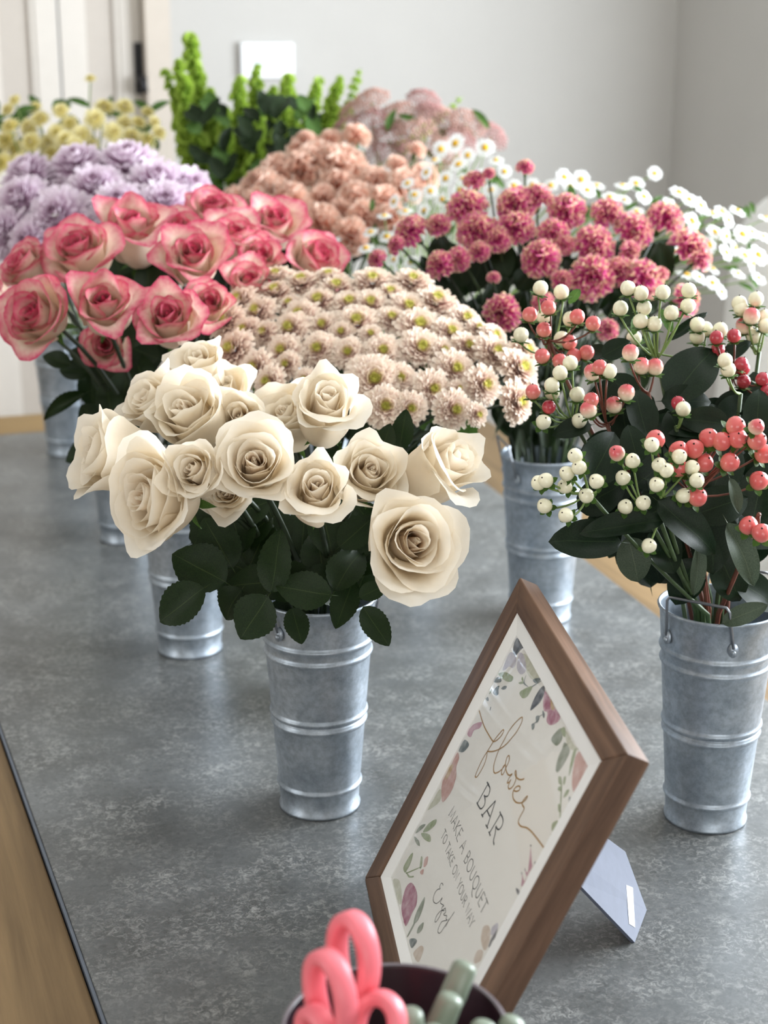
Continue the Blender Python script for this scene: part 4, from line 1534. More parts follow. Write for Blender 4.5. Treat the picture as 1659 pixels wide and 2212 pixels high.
HB = {
    # branch: (node px, py, y of the fork), stem colour, label, berries (zoom coordinates x, y, colour)
    'A1': ((1185, 735, 1.50), 'r', 'hypericum branch with coral berries at the upper left of the berry bunch',
           [(258, 245, 'P'), (368, 203, 'P'), (340, 335, 'P'), (537, 258, 'P'), (630, 298, 'P'), (490, 410, 'P'), (592, 470, 'P'), (330, 490, 'P'), (435, 520, 'P'), (515, 490, 'P')]),
    'A2': ((1190, 760, 1.53), 'g', 'hypericum branch with white berries topping the upper left of the bunch',
           [(320, 90, 'W'), (443, 112, 'W'), (337, 255, 'W'), (205, 365, 'W'), (443, 388, 'W'), (495, 272, 'W')]),
    'B1': ((1235, 905, 1.44), 'g', 'hypericum branch with white berries beside the rightmost chrysanthemums',
           [(497, 530, 'W'), (437, 588, 'W'), (387, 660, 'W'), (390, 703, 'W'), (537, 715, 'W'), (548, 870, 'W'), (337, 877, 'W'), (275, 700, 'P'), (370, 790, 'R')]),
    'B2': ((1310, 915, 1.40), 'r', 'hypericum branch with pink-topped white berries left of the big dark leaf',
           [(625, 585, 'M'), (670, 555, 'P'), (725, 578, 'W'), (603, 805, 'M'), (620, 748, 'P'), (753, 777, 'M'), (825, 705, 'M')]),
    'C1': ((1420, 775, 1.46), 'g', 'tall hypericum branch with ivory berries standing highest in the centre',
           [(833, 90, 'W'), (910, 120, 'W'), (1040, 115, 'W'), (1192, 103, 'W'), (790, 208, 'W'), (930, 205, 'W'), (1187, 195, 'W'), (910, 283, 'W'), (1090, 235, 'W'), (990, 300, 'W')]),
    'C2': ((1510, 770, 1.50), 'g', 'hypericum branch with pale berries behind the big dark leaf',
           [(1243, 305, 'W'), (1243, 375, 'W'), (1290, 330, 'W'), (1378, 335, 'W'), (870, 385, 'W')]),
    'D': ((1400, 848, 1.42), 'r', 'short hypericum branch with three two-tone berries under the ivory ones',
          [(848, 470, 'M'), (915, 548, 'M'), (995, 553, 'M')]),
    'E1': ((1580, 800, 1.47), 'r', 'hypericum branch with dark red berries at the upper right',
           [(1355, 380, 'R'), (1458, 370, 'R'), (1365, 450, 'R'), (1500, 535, 'R'), (1512, 562, 'R'), (1625, 625, 'R'), (1650, 700, 'R'), (1515, 640, 'R')]),
    'E2': ((1640, 760, 1.52), 'g', 'hypericum branch with blushed white berries at the right picture edge',
           [(1578, 372, 'W'), (1520, 310, 'M'), (1560, 255, 'M'), (1500, 210, 'W'), (1590, 155, 'W'), (1490, 180, 'W'), (1640, 260, 'W'), (1642, 312, 'W')]),
    'E3': ((1600, 850, 1.42), 'g', 'hypericum twig with two white berries right of the big dark leaf',
           [(1425, 568, 'W'), (1405, 515, 'W')]),
    'F': ((1460, 920, 1.40), 'g', 'hypericum twig with one red and one grey-white berry in deep shade',
          [(1130, 765, 'R'), (1160, 800, 'W')]),
    'G1': ((1500, 1050, 1.32), 'r', 'hypericum branch with large coral-red berries in front at the right',
           [(1310, 970, 'R'), (1385, 990, 'R'), (1467, 900, 'R'), (1480, 975, 'R'), (1592, 985, 'R'), (1433, 1115, 'R'), (1280, 1118, 'R'), (1225, 1035, 'R'), (1635, 1065, 'R')]),
    'G2': ((1500, 1070, 1.31), 'r', 'hypericum branch with coral-red berries low in front of the dark leaves',
           [(1133, 1045, 'R'), (1130, 1145, 'R'), (1243, 1318, 'R'), (1605, 1222, 'R'), (995, 980, 'R'), (1590, 905, 'M')]),
    'G3': ((1430, 1075, 1.30), 'g', 'hypericum branch with ivory berries in the middle of the front',
           [(975, 1010, 'W'), (1020, 1130, 'W'), (1060, 1160, 'W'), (1137, 1080, 'W'), (1210, 1145, 'W'), (1240, 1220, 'W'), (1160, 1310, 'W'), (1003, 1245, 'W')]),
    'G4': ((1385, 1090, 1.30), 'g', 'hypericum branch with ivory berries above the long horizontal leaf',
           [(770, 1060, 'M'), (862, 1105, 'W'), (805, 1205, 'W'), (925, 1352, 'W'), (820, 1375, 'W')]),
    'H': ((1270, 1065, 1.30), 'g', 'hypericum branch with ivory berries reaching left before the carnation bucket',
          [(525, 1075, 'W'), (548, 1143, 'W'), (475, 1180, 'W'), (310, 1235, 'W'), (352, 1220, 'W'), (465, 1255, 'W'), (650, 1225, 'W'), (590, 1310, 'W'), (345, 1370, 'W'), (470, 1425, 'W')]),
    'I1': ((1425, 1120, 1.30), 'g', 'hypericum twig with a single ivory berry hanging lowest', [(958, 1605, 'W')]),
    'I2': ((1640, 1110, 1.28), 'r', 'hypericum twig with coral berries hanging low at the right edge', [(1545, 1487, 'R'), (1620, 1530, 'R')]),
}
rnd = random.Random(17)
M_cor = berry_mat('salmon_berry', G(234, 150, 132), G(216, 100, 98), 0.0, .5)
BERRY['S'] = berry_mesh('berry', M_cor, 5)
branches = {}
for key, ((npx, npy, ny), sc, lab, bl) in HB.items():
    node = at(npx, npy, ny)
    path = stem_path(BUCKETS['berry'], node, Vector((0, 0, 1)), rnd, .03)
    e = empty('hypericum_branch', path[0])
    tag(e, lab, 'berry branch', 'hypericum branches')
    branches[key] = e
    g = Geo()
    g.tube([p - path[0] for p in path], [.0024] * 3 + [.0020] * (len(path) - 3), 6)
    twig = Geo()
    for (zx, zy, c) in bl:
        px, py = 1050 + zx / 2.724, 590 + zy / 2.724
        d = (Vector((px, py, 0)) - Vector((npx, npy, 0)))
        P_ = at(px, py, ny - .02 * rnd.random() - .0002 * max(0, d.y))
        size = {'W': 34, 'M': 38, 'P': 34, 'R': 31}[c]
        if key.startswith('G') or key.startswith('I'):
            size = {'W': 34, 'M': 36, 'P': 38, 'R': 43}[c]
            if c == 'R':
                c = 'S'
        rad = size / 2 / ppm(P_)
        up = Vector((rnd.uniform(-.35, .35) + d.x / 500, -.55 if py > 900 else -.1, .85 if py < 900 else .55)).normalized()
        if key == 'H':
            up = Vector((-.5, -.6, .5)).normalized()
        q = aim(up, rnd.uniform(0, 6.28))
        b = put('berry', BERRY[c], e, P_ - path[0], q, rad)
        put('berry_calyx', BCAL, b)
        put('berry_tip', BTIP, b)
        foot = P_ - up * rad * .95
        twig.tube([p - path[0] for p in bez(node, (node + foot) / 2 - up * .008 + Vector((0, 0, -.004)), foot, 5)], .0010, 5)
    put('stem', g.mesh('stem', M_stemr if sc == 'r' else M_stem), e)
    put('twigs', twig.mesh('twigs', M_stemr if sc == 'r' else M_steml), e)

HL = [  # px, py, y, length, width, direction of tip, branch, kind
    (1496, 800, 1.44, 165, 112, 52, 'C2', 'hyp'), (1490, 915, 1.40, 225, 66, 172, 'F', 'hyp'), (1305, 985, 1.36, 140, 98, 60, 'B2', 'hyp'),
    (1368, 958, 1.34, 90, 60, 105, 'G3', 'hyp'), (1340, 1132, 1.295, 190, 58, 184, 'G4', 'hyp'), (1265, 1165, 1.315, 160, 92, 175, 'H', 'hyp'),
    (1492, 1138, 1.290, 185, 82, 322, 'G3', 'hyp'), (1608, 1200, 1.285, 160, 64, 298, 'I2', 'hypg'), (1370, 1212, 1.330, 110, 76, 285, 'I1', 'hypg'),
    (1508, 1235, 1.310, 118, 36, 268, 'G1', 'hypg'), (1590, 1072, 1.290, 84, 30, 290, 'G1', 'hypg'), (1560, 1090, 1.33, 130, 90, 20, 'G2', 'hyp'),
    (1235, 925, 1.42, 90, 48, 190, 'B1', 'hyp'), (1332, 752, 1.48, 72, 46, 30, 'A1', 'hyp'), (1488, 702, 1.50, 115, 24, 36, 'C2', 'hyp'),
    (1610, 1325, 1.345, 110, 44, 25, 'G1', 'hypg'), (1290, 760, 1.5, 60, 38, 160, 'A2', 'hyp'), (1440, 1190, 1.335, 120, 80, 300, 'G3', 'hyp'),
    (1420, 1010, 1.38, 130, 90, 40, 'G4', 'hyp'), (1480, 990, 1.38, 140, 90, 120, 'F', 'hyp'), (1560, 1000, 1.38, 140, 100, 70, 'G1', 'hyp'),
    (1640, 960, 1.42, 130, 90, 60, 'E1', 'hyp'), (1600, 880, 1.45, 130, 90, 30, 'E1', 'hyp'), (1540, 1180, 1.35, 130, 90, 280, 'G2', 'hyp'),
    (1400, 1110, 1.345, 120, 84, 200, 'G4', 'hyp'), (1300, 1070, 1.37, 120, 80, 30, 'H', 'hyp'), (1380, 900, 1.44, 120, 80, 110, 'D', 'hyp'), (1270, 880, 1.46, 80, 46, 200, 'B1', 'hyp'),
    (1460, 1060, 1.37, 140, 96, 340, 'G3', 'hyp'), (1640, 1060, 1.38, 140, 90, 80, 'E2', 'hyp'), (1580, 1250, 1.36, 130, 90, 300, 'G2', 'hyp'), (1480, 1260, 1.37, 120, 80, 250, 'F', 'hyp'),
    (1640, 1280, 1.37, 120, 80, 330, 'I2', 'hyp'), (1240, 640, 1.53, 40, 22, 230, 'A2', 'green'), (1640, 850, 1.47, 110, 70, 100, 'E3', 'hyp'), (1590, 755, 1.5, 80, 36, 30, 'E1', 'hyp'),
    (1440, 690, 1.48, 60, 22, 110, 'C1', 'green'), (1372, 700, 1.48, 50, 20, 80, 'C1', 'green'), (1470, 880, 1.47, 110, 60, 60, 'C1', 'hyp'), (1340, 830, 1.47, 90, 56, 150, 'D', 'hyp'),
]
for (px, py, y, L, w, a, br, kind) in HL:
    image_leaf(branches[br], kind, px, py, y, L, w, a, rnd.uniform(-.2, .2), rnd.uniform(0.1, .6), rnd)
keys_ = list(branches)
for k in range(70):
    px, py = rnd.uniform(1290, 1680), rnd.uniform(860, 1215)
    image_leaf(branches[keys_[k % len(keys_)]], 'hyp', px, py, rnd.uniform(1.39, 1.47), rnd.uniform(90, 140), rnd.uniform(55, 85), rnd.uniform(0, 360), 0, .3, rnd)
# ------------------------------------------------------------------ framed sign: lettering strokes and printed flowers
# (tenths of a millimetre on the sheet, from the frame's lower left corner)
INK_FLOWER=[[(477,2037),(537,2032),(678,2021),(808,2019),(943,2027),(1068,2037),(1119,2047),(1159,2073),(1203,2128),(1217,2182),(1200,2196),(1180,2186),(1158,2147),(1122,2064),(1100,1951),(1084,1858),(1096,1767),(1112,1717),(1130,1711),(1156,1725),(1171,1774),(1174,1847),(1151,1899),(1108,1935),(1104,1943),(1204,1994),(1311,2070),(1392,2156),(1433,2233),(1468,2313),(1470,2394),(1449,2421),(1426,2426),(1401,2407),(1352,2340),(1314,2249),(1312,2166),(1311,2070),(1334,2000),(1370,1949),(1411,1926),(1461,1924),(1508,1952),(1557,2003),(1579,2064),(1561,2036),(1576,2000),(1606,1988),(1633,2005),(1624,2056),(1614,2113),(1578,2135),(1552,2134),(1541,2110),(1565,2076),(1605,2059),(1675,2046),(1750,2055),(1797,2092),(1781,2059),(1783,2023),(1793,2007),(1820,2030),(1827,2056),(1832,2025),(1846,2002),(1886,2002),(1923,2043),(1920,2090),(1894,2119),(1835,2139),(1826,2126),(1876,2115),(1960,2130),(2021,2159),(2052,2185)],
 [(1984,2039),(2036,2062),(2070,2092),(2054,2111),(2016,2099),(1979,2064),(1979,2025),(2028,2003),(2087,2005),(2151,2022),(2219,2059),(2257,2098),(2269,2131),(2262,2140),(2246,2125),(2229,2077),(2253,2061),(2305,2065),(2323,2052),(2320,2003),(2328,1966),(2358,1953),(2427,1966),(2511,2005),(2613,2034),(2767,2060),(2948,2085)]]
INK_BAR=[[(1407,1810),(1470,1818)],
 [(1444,1811),(1441,1625)],
 [(1457,1811),(1519,1816),(1556,1795),(1564,1762),(1511,1730),(1485,1728)],
 [(1501,1728),(1560,1716),(1588,1687),(1564,1642),(1497,1627),(1418,1622)],
 [(1751,1821),(1649,1626)],
 [(1623,1625),(1681,1629)],
 [(1751,1821),(1850,1634)],
 [(1804,1629),(1878,1634)],
 [(1696,1697),(1799,1701)],
 [(1931,1821),(1979,1818)],
 [(1967,1817),(1948,1635)],
 [(1924,1633),(1992,1632)],
 [(1964,1819),(2051,1822),(2095,1798),(2092,1754),(2054,1729),(1994,1726)],
 [(1997,1724),(2054,1689),(2086,1647),(2141,1636)]]
INK_ENJOY=[[(1612,939),(1576,938),(1552,919),(1561,896),(1590,893),(1552,866),(1529,820),(1553,778),(1604,774),(1666,800),(1699,841),(1718,888),(1727,852),(1748,851),(1823,878),(1804,851),(1839,846),(1877,891),(1839,839),(1849,790),(1838,734),(1811,723),(1788,758),(1819,826),(1885,869)],
 [(1874,886),(1919,876),(1900,850),(1921,850),(1973,877),(1988,858),(2021,866),(1938,798),(1949,729),(1993,727),(2021,756),(2037,828),(2053,900),(2071,977)],
 [(2040,892),(2057,827)]]
PRINT=[('navy',[(446,2753),(654,2777),(738,2775),(690,2732),(656,2660),(576,2644),(496,2686)]),
 ('cream',[(863,2754),(1360,2763),(1226,2688),(1005,2676),(808,2708)]),
 ('cream',[(2320,2744),(2564,2746),(2687,2768),(2585,2710),(2454,2690)]),
 ('lilac',[(491,2615),(660,2651),(746,2621),(731,2569),(632,2540),(583,2487),(523,2469)]),
 ('lilac',[(692,2702),(823,2730),(1021,2683),(960,2611),(813,2605),(727,2658)]),
 ('leaf',[(483,2404),(609,2476),(755,2515),(841,2528),(843,2491),(746,2447),(612,2416)]),
 ('leaf',[(509,2215),(502,2262),(533,2242)]),
 ('leaf',[(1007,2555),(1081,2600),(1117,2598),(1047,2558)]),
 ('leaf',[(1016,2615),(1072,2611),(1073,2596),(1025,2596)]),
 ('leaf',[(1125,2517),(1222,2606),(1316,2660),(1324,2587),(1295,2545),(1227,2513)]),
 ('leaf',[(2274,2748),(2362,2711),(2291,2696),(2224,2710)]),
 ('teal',[(486,2321),(497,2376),(604,2405),(622,2383)]),
 ('teal',[(575,2269),(582,2311),(636,2355),(667,2327),(710,2309),(686,2282),(610,2262)]),
 ('teal',[(708,2361),(739,2399),(797,2425),(810,2405),(762,2375)]),
 ('teal',[(489,2156),(518,2189),(571,2175)]),
 ('teal',[(1078,2657),(1117,2609),(1245,2623),(1113,2592),(1084,2623)]),
 ('teal',[(1263,2705),(1371,2764),(1402,2757),(1359,2709),(1280,2690)]),
 ('teal',[(1320,2658),(1428,2758),(1421,2762),(1310,2662)]),
 ('teal',[(717,2152),(699,2174),(687,2172),(700,2147)]),
 ('teal',[(1737,2639),(1801,2642),(1838,2618),(1789,2615)]),
 ('teal',[(1677,2554),(1733,2588),(1763,2561),(1744,2530)]),
 ('teal',[(1674,2482),(1716,2509),(1753,2485),(1733,2461)]),
 ('teal',[(1737,2580),(1784,2624),(1779,2626),(1725,2579)]),
 ('teal',[(1713,2504),(1743,2537),(1730,2536),(1700,2503)]),
 ('navy',[(1533,2763),(1600,2738),(1612,2658),(1558,2575),(1512,2532),(1476,2586),(1471,2670),(1490,2729)]),
 ('pink',[(1600,2751),(1773,2755),(1886,2753),(2045,2759),(2114,2751),(2097,2702),(2012,2640),(1908,2624),(1842,2669),(1758,2649),(1662,2682),(1616,2723)]),
 ('rose',[(1666,2740),(1788,2748),(1853,2716),(1785,2670),(1706,2681)]),
 ('rose',[(1855,2689),(1957,2731),(2042,2703),(2018,2650),(1935,2651)]),
 ('ochre',[(1780,2758),(1914,2752),(1930,2732),(1860,2719)]),
 ('sage',[(2152,2585),(2161,2645),(2223,2716),(2325,2679),(2310,2610),(2232,2585)]),
 ('sage',[(2488,2496),(2426,2559),(2412,2638),(2400,2684),(2548,2690),(2570,2607),(2549,2506)]),
 ('peach',[(2689,2736),(2741,2772),(2980,2762),(2987,2675),(2958,2552),(2834,2577),(2709,2679)]),
 ('leaf',[(2611,2713),(2640,2745),(2702,2667),(2748,2573),(2664,2639)]),
 ('leaf',[(2591,2486),(2641,2508),(2699,2480),(2653,2463)]),
 ('leaf',[(2680,2529),(2707,2547),(2745,2512),(2730,2496)]),
 ('leaf',[(2679,2434),(2697,2465),(2756,2459),(2715,2433)]),
 ('leaf',[(2836,2443),(2824,2496),(2865,2522),(2872,2480)]),
 ('leaf',[(2814,2376),(2863,2391),(2912,2359),(2866,2351)]),
 ('leaf',[(2696,2478),(2712,2486),(2970,2333),(2956,2325)]),
 ('leaf',[(2881,2249),(2931,2303),(2963,2295),(2963,2241),(2930,2218)]),
 ('leaf',[(2943,2191),(2961,2219),(2971,2191)]),
 ('teal',[(2917,2496),(2963,2496),(2974,2452)]),
 ('pink',[(2748,1972),(2882,1926),(2930,1912),(2927,1850),(2941,1765),(2919,1743),(2877,1777),(2821,1795),(2923,1788),(2936,1822),(2833,1837),(2911,1850),(2844,1904)]),
 ('dark',[(2720,1977),(2747,1988),(2748,1972)]),
 ('dark',[(2927,1945),(2940,1967),(2947,1944)]),
 ('dark',[(2825,1841),(2857,1842),(2861,1832)]),
 ('dark',[(2805,1794),(2835,1799),(2837,1787)]),
 ('dark',[(2860,1689),(2937,1711),(2947,1683),(2896,1681)]),
 ('dark',[(2922,1220),(2898,1278),(2910,1330),(2915,1368),(2951,1313),(2938,1278),(2945,1235)]),
 ('cream2',[(2683,1243),(2749,1290),(2842,1285),(2911,1216),(2883,1162),(2754,1165),(2694,1205)]),
 ('cream2',[(2796,1033),(2791,1101),(2876,1149),(2919,1099),(2853,1027)]),
 ('lilac',[(2825,1300),(2822,1334),(2874,1393),(2933,1345),(2866,1283)]),
 ('pink',[(506,1906),(667,2012),(688,1962),(593,1893),(596,1828),(485,1807)]),
 ('teal',[(486,1645),(494,1750),(647,1777),(614,1693),(536,1648)]),
 ('peach',[(487,1482),(481,1614),(581,1610),(621,1541),(721,1505),(787,1396),(744,1261),(667,1241),(495,1306),(478,1399)]),
 ('ochre',[(481,1485),(548,1514),(565,1411),(505,1357)]),
 ('cream',[(559,1273),(649,1209),(482,1026),(490,1133),(498,1239)]),
 ('cream',[(518,326),(685,411),(956,374),(910,322),(689,321)]),
 ('leaf',[(632,888),(659,989),(776,1100),(814,1066),(740,962)]),
 ('leaf',[(608,863),(807,961),(899,941),(738,876)]),
 ('leaf',[(693,508),(605,512),(613,631),(654,684),(713,622),(716,545)]),
 ('leaf',[(705,526),(838,562),(921,612),(927,599),(832,542)]),
 ('leaf',[(963,716),(869,772),(912,787),(993,745)]),
 ('leaf',[(741,537),(963,727),(972,724),(763,541)]),
 ('sage',[(467,788),(501,876),(604,952),(576,885)]),
 ('sage',[(487,759),(630,802),(722,798),(619,761)]),
 ('sage',[(1428,453),(1368,524),(1371,679),(1452,621),(1480,519)]),
 ('sage',[(1430,333),(1428,453),(1455,465),(1455,344)]),
 ('sage',[(1588,464),(1558,504),(1609,581),(1654,545),(1630,492)]),
 ('teal',[(1513,349),(1591,412),(1671,438),(1654,361),(1590,340)]),
 ('peach',[(971,810),(1010,861),(1076,818),(1032,769)]),
 ('peach',[(1011,712),(1056,761),(1098,737),(1053,709)]),
 ('rose',[(918,418),(890,491),(965,566),(1169,597),(1287,549),(1291,475),(1309,353),(1229,335),(1029,341)]),
 ('pink',[(1021,505),(1114,540),(1186,497),(1142,457)]),
 ('pink',[(1194,335),(1269,450),(1307,396),(1292,348)]),
 ('cream2',[(1719,361),(1787,472),(1870,495),(1905,434),(1898,386),(1794,358)])]

SA = Vector((-.017, 1.286, 0.0006))
SB = Vector((.025, .936, 0.0006))
SW = (SB - SA).length
S_E = (SB - SA) / SW
_hz = Vector((-S_E.y, S_E.x, 0))
S_U = _hz * math.cos(R(64.5)) + Vector((0, 0, 1)) * math.sin(R(64.5))
S_N = S_E.cross(S_U)
SH = 0.3135
SIGN = empty('framed_sign', SA)
SIGN.rotation_mode = 'QUATERNION'
SIGN.rotation_quaternion = Matrix((S_E, S_U, S_N)).transposed().to_quaternion()
tag(SIGN, 'brown wooden framed sign reading flower BAR, leaning on its easel at the front', 'sign')
M_fr0 = wood_mat('walnut_rail', G(78, 58, 46), G(142, 112, 92), 0, 0.5, 1.0, 0.5)
M_fr1 = wood_mat('walnut_stile', G(78, 58, 46), G(142, 112, 92), 1, 0.5, 1.0, 0.5)
M_paper = plain('ivory_card', G(244, 242, 236), 0.6, var=0.01)
M_liner = plain('white_liner', G(246, 246, 244), 0.5, var=0.01)
M_back = plain('dark_backing', G(40, 42, 46), 0.7)
M_easel = plain('blue_grey_board', G(94, 100, 116), 0.5, var=0.05, scale=90)
M_gold = plain('gold_ink', G(178, 132, 58), 0.4, 0.2)
M_ink = plain('charcoal_ink', G(44, 46, 48), 0.6)
M_sticker = plain('white_sticker', G(238, 242, 244), 0.5, var=0.01)


def mitre(name, quad_o, quad_i, z0, z1, zi, mat, bevel=.0012):
    """one mitred rail: outer edge points, inner edge points; zi = front depth at the inner edge"""
    (a, b), (c, d) = quad_o, quad_i
    v = [Vector((a[0], a[1], z0)), Vector((b[0], b[1], z0)), Vector((d[0], d[1], z0)), Vector((c[0], c[1], z0)),
         Vector((a[0], a[1], z1)), Vector((b[0], b[1], z1)), Vector((d[0], d[1], zi)), Vector((c[0], c[1], zi))]
    f = [(3, 2, 1, 0), (4, 5, 6, 7), (0, 1, 5, 4), (1, 2, 6, 5), (2, 3, 7, 6), (3, 0, 4, 7)]
    o = put(name, make_mesh(name, v, f, mat, False), SIGN)
    if bevel:
        m = o.modifiers.new('bevel', 'BEVEL')
        m.width = bevel
        m.segments = 2
    return o


O4 = [(0, 0), (SW, 0), (SW, SH), (0, SH)]
I4 = [(.0315, .0215), (SW - .0310, .0215), (SW - .0310, SH - .0215), (.0315, SH - .0215)]
L4 = [(.0480, .0320), (.2985, .0320), (.2985, .2775), (.0480, .2775)]
for k in range(4):
    k2 = (k + 1) % 4
    mitre('frame_rail', (O4[k], O4[k2]), (I4[k], I4[k2]), -.018, 0, 0, M_fr0 if k % 2 == 0 else M_fr1)
for k in range(4):
    k2 = (k + 1) % 4
    i4 = [Vector(p) for p in I4]
    mitre('white_liner', (i4[k], i4[k2]), (L4[k], L4[k2]), -.012, -.002, -.0045, M_liner, 0)
box_obj('backing', (.02, .012, -.0165), (SW - .02, SH - .012, -.0125), M_back, SIGN)
CARD = box_obj('card', (.036, .024, -.0075), (SW - .036, SH - .024, -.0062), M_paper, SIGN)
put('glass', make_mesh('glass', [(.040, .026, -.0052), (SW - .040, .026, -.0052), (SW - .040, SH - .026, -.0052), (.040, SH - .026, -.0052)], [(0, 1, 2, 3)], M_glass, False), SIGN)
ZP = -.0060


def ribbon(g, pts, hw, z=ZP, taper=True):
    pts = [Vector((p[0], p[1])) for p in pts]
    n = len(pts)
    rows = []
    for i, p in enumerate(pts):
        t = pts[min(i + 1, n - 1)] - pts[max(i - 1, 0)]
        t = t.normalized() if t.length > 1e-9 else Vector((1, 0))
        nn = Vector((-t.y, t.x))
        rows.append([Vector((p.x + nn.x * hw * s, p.y + nn.y * hw * s, z)) for s in (-1, 1)])
    g.grid(rows)


def ink(name, strokes, hw, mat, sub=5, clip=True):
    g = Geo()
    for s in strokes:
        pts = [(x / 1e4, y / 1e4) for x, y in s]
        pts = [(min(max(x, .0482), .2983), min(max(y, .0322), .2772)) for x, y in pts]
        if len(pts) > 2:
            pts = spline(pts, sub)
        ribbon(g, pts, hw)
    return put(name, g.mesh(name, mat, False), CARD)


ink('flower_lettering', INK_FLOWER, .00058, M_gold)
ink('bar_lettering', INK_BAR, .00062, M_ink)
ink('enjoy_lettering', INK_ENJOY, .00030, M_ink)

# single-stroke capitals on a unit square (advance width first)
CAPS = {
    'M': (1.05, [[(.05, 0), (.15, 1), (.52, .15), (.9, 1), (1.0, 0)]]),
    'A': (.85, [[(0, 0), (.42, 1), (.85, 0)], [(.16, .36), (.69, .36)]]),
    'K': (.8, [[(.1, 0), (.1, 1)], [(.75, 1), (.12, .45), (.8, 0)]]),
    'E': (.65, [[(.62, 1), (.1, 1), (.1, 0), (.64, 0)], [(.1, .52), (.52, .52)]]),
    'B': (.7, [[(.1, 0), (.1, 1), (.45, .97), (.6, .78), (.45, .56), (.1, .53)], [(.45, .55), (.68, .3), (.5, .03), (.1, 0)]]),
    'O': (1.0, [[(.5, 1), (.16, .86), (.02, .5), (.16, .14), (.5, 0), (.84, .14), (.98, .5), (.84, .86), (.5, 1)]]),
    'U': (.85, [[(.08, 1), (.1, .3), (.28, .02), (.58, .02), (.76, .3), (.78, 1)]]),
    'Q': (1.0, [[(.5, 1), (.16, .86), (.02, .5), (.16, .14), (.5, 0), (.84, .14), (.98, .5), (.84, .86), (.5, 1)], [(.4, .05), (.7, -.3), (1.15, -.42)]]),
    'T': (.75, [[(0, 1), (.75, 1)], [(.37, 1), (.37, 0)]]),
    'N': (.9, [[(.08, 0), (.08, 1), (.82, 0), (.82, 1)]]),
    'Y': (.8, [[(0, 1), (.4, .48), (.8, 1)], [(.4, .48), (.4, 0)]]),
    'R': (.75, [[(.1, 0), (.1, 1), (.48, .97), (.64, .76), (.48, .52), (.1, .5)], [(.4, .5), (.78, 0)]]),
    'W': (1.1, [[(0, 1), (.28, 0), (.55, .85), (.82, 0), (1.1, 1)]]),
    ' ': (.45, []),
}


def line_of_text(name, text, s0, s1, base, cap, hw):
    adv = sum(CAPS[c][0] + .22 for c in text) - .22
    kx = (s1 - s0) / adv
    g = Geo()
    x = s0
    for c in text:
        w, strokes = CAPS[c]
        for s in strokes:
            pts = [(x + px * kx, base + py * cap) for px, py in s]
            if c in 'OQU' and len(pts) > 3:
                pts = spline(pts, 4)
            ribbon(g, pts, hw)
            if c not in 'OQU':
                for q in (pts[0], pts[-1]):
                    ribbon(g, [(q[0] - .0006, q[1]), (q[0] + .0006, q[1])], hw * .8)
        x += (w + .22) * kx
    return put(name, g.mesh(name, M_ink, False), CARD)


line_of_text('bouquet_lettering', 'MAKE A BOUQUET', .0990, .2560, .1262, .0100, .00034)
line_of_text('take_lettering', 'TO TAKE ON YOUR WAY', .1065, .2490, .1092, .0076, .00027)

PCOL = {'navy': (58, 66, 82), 'cream': (216, 216, 192), 'lilac': (200, 194, 206), 'leaf': (150, 166, 112), 'teal': (82, 100, 98), 'pink': (206, 146, 166),
        'rose': (178, 92, 124), 'ochre': (206, 168, 112), 'sage': (140, 150, 126), 'peach': (216, 164, 152), 'dark': (82, 80, 84), 'cream2': (224, 204, 184)}
PNAME = {'navy': 'printed_dark_leaves', 'cream': 'printed_cream_petals', 'lilac': 'printed_lilac_petals', 'leaf': 'printed_green_leaves', 'teal': 'printed_teal_leaves',
         'pink': 'printed_pink_petals', 'rose': 'printed_rose_petals', 'ochre': 'printed_stamens', 'sage': 'printed_sage_leaves', 'peach': 'printed_peach_petals',
         'dark': 'printed_dark_marks', 'cream2': 'printed_blush_petals'}
for ci, cname in enumerate(['cream', 'lilac', 'cream2', 'peach', 'pink', 'rose', 'sage', 'leaf', 'teal', 'navy', 'ochre', 'dark']):
    t = NT('watercolour_' + cname)
    f = t.noise(t.coords(), 130.0, 3)
    base_c = G(*PCOL[cname])
    t.set(t.ramp(f, [(0.28, tuple(c * .82 for c in base_c[:3]) + (1,)), (0.72, tuple(c + (0.78 - c) * .42 for c in base_c[:3]) + (1,))]), .6)
    g = Geo()
    for c2, poly in PRINT:
        if c2 != cname:
            continue
        pts = [(min(max(x / 1e4, .0482), .2983), min(max(y / 1e4, .0322), .2772)) for x, y in poly]
        sp = spline(pts, 4, True)
        b = len(g.v)
        g.v += [Vector((p.x, p.y, ZP - .00012 + ci * .00001)) for p in sp]
        g.f.append(tuple(range(b, b + len(sp))))
    put(PNAME[cname], g.mesh(PNAME[cname], t.m, False), CARD)

# easel leg
LEG = [Vector(p) for p in ((.1314, .0924, -.1938), (.0823, .1029, -.2157), (.0624, .1384, -.181), (.0866, .1551, -.14), (.133, .219, -.018), (.1985, .185, -.018), (.1667, .1411, -.1))]
ln = (LEG[1] - LEG[0]).cross(LEG[6] - LEG[0]).normalized()
if ln.z > 0:
    ln = -ln
g = Geo()
g.v = [p.copy() for p in LEG] + [p - ln * .0028 for p in LEG]
n = len(LEG)
g.f = [tuple(range(n)), tuple(range(2 * n - 1, n - 1, -1))] + [(i, n + i, n + (i + 1) % n, (i + 1) % n) for i in range(n)]
EASEL = put('easel_leg', g.mesh('easel_leg', M_easel, False), SIGN)
STK = [Vector(p) + ln * .0004 for p in ((.0932, .1221, -.1809), (.0851, .1186, -.1918), (.1181, .0991, -.1943), (.1242, .103, -.1844))]
put('sticker', make_mesh('sticker', STK, [(0, 1, 2, 3)], M_sticker, False), EASEL)
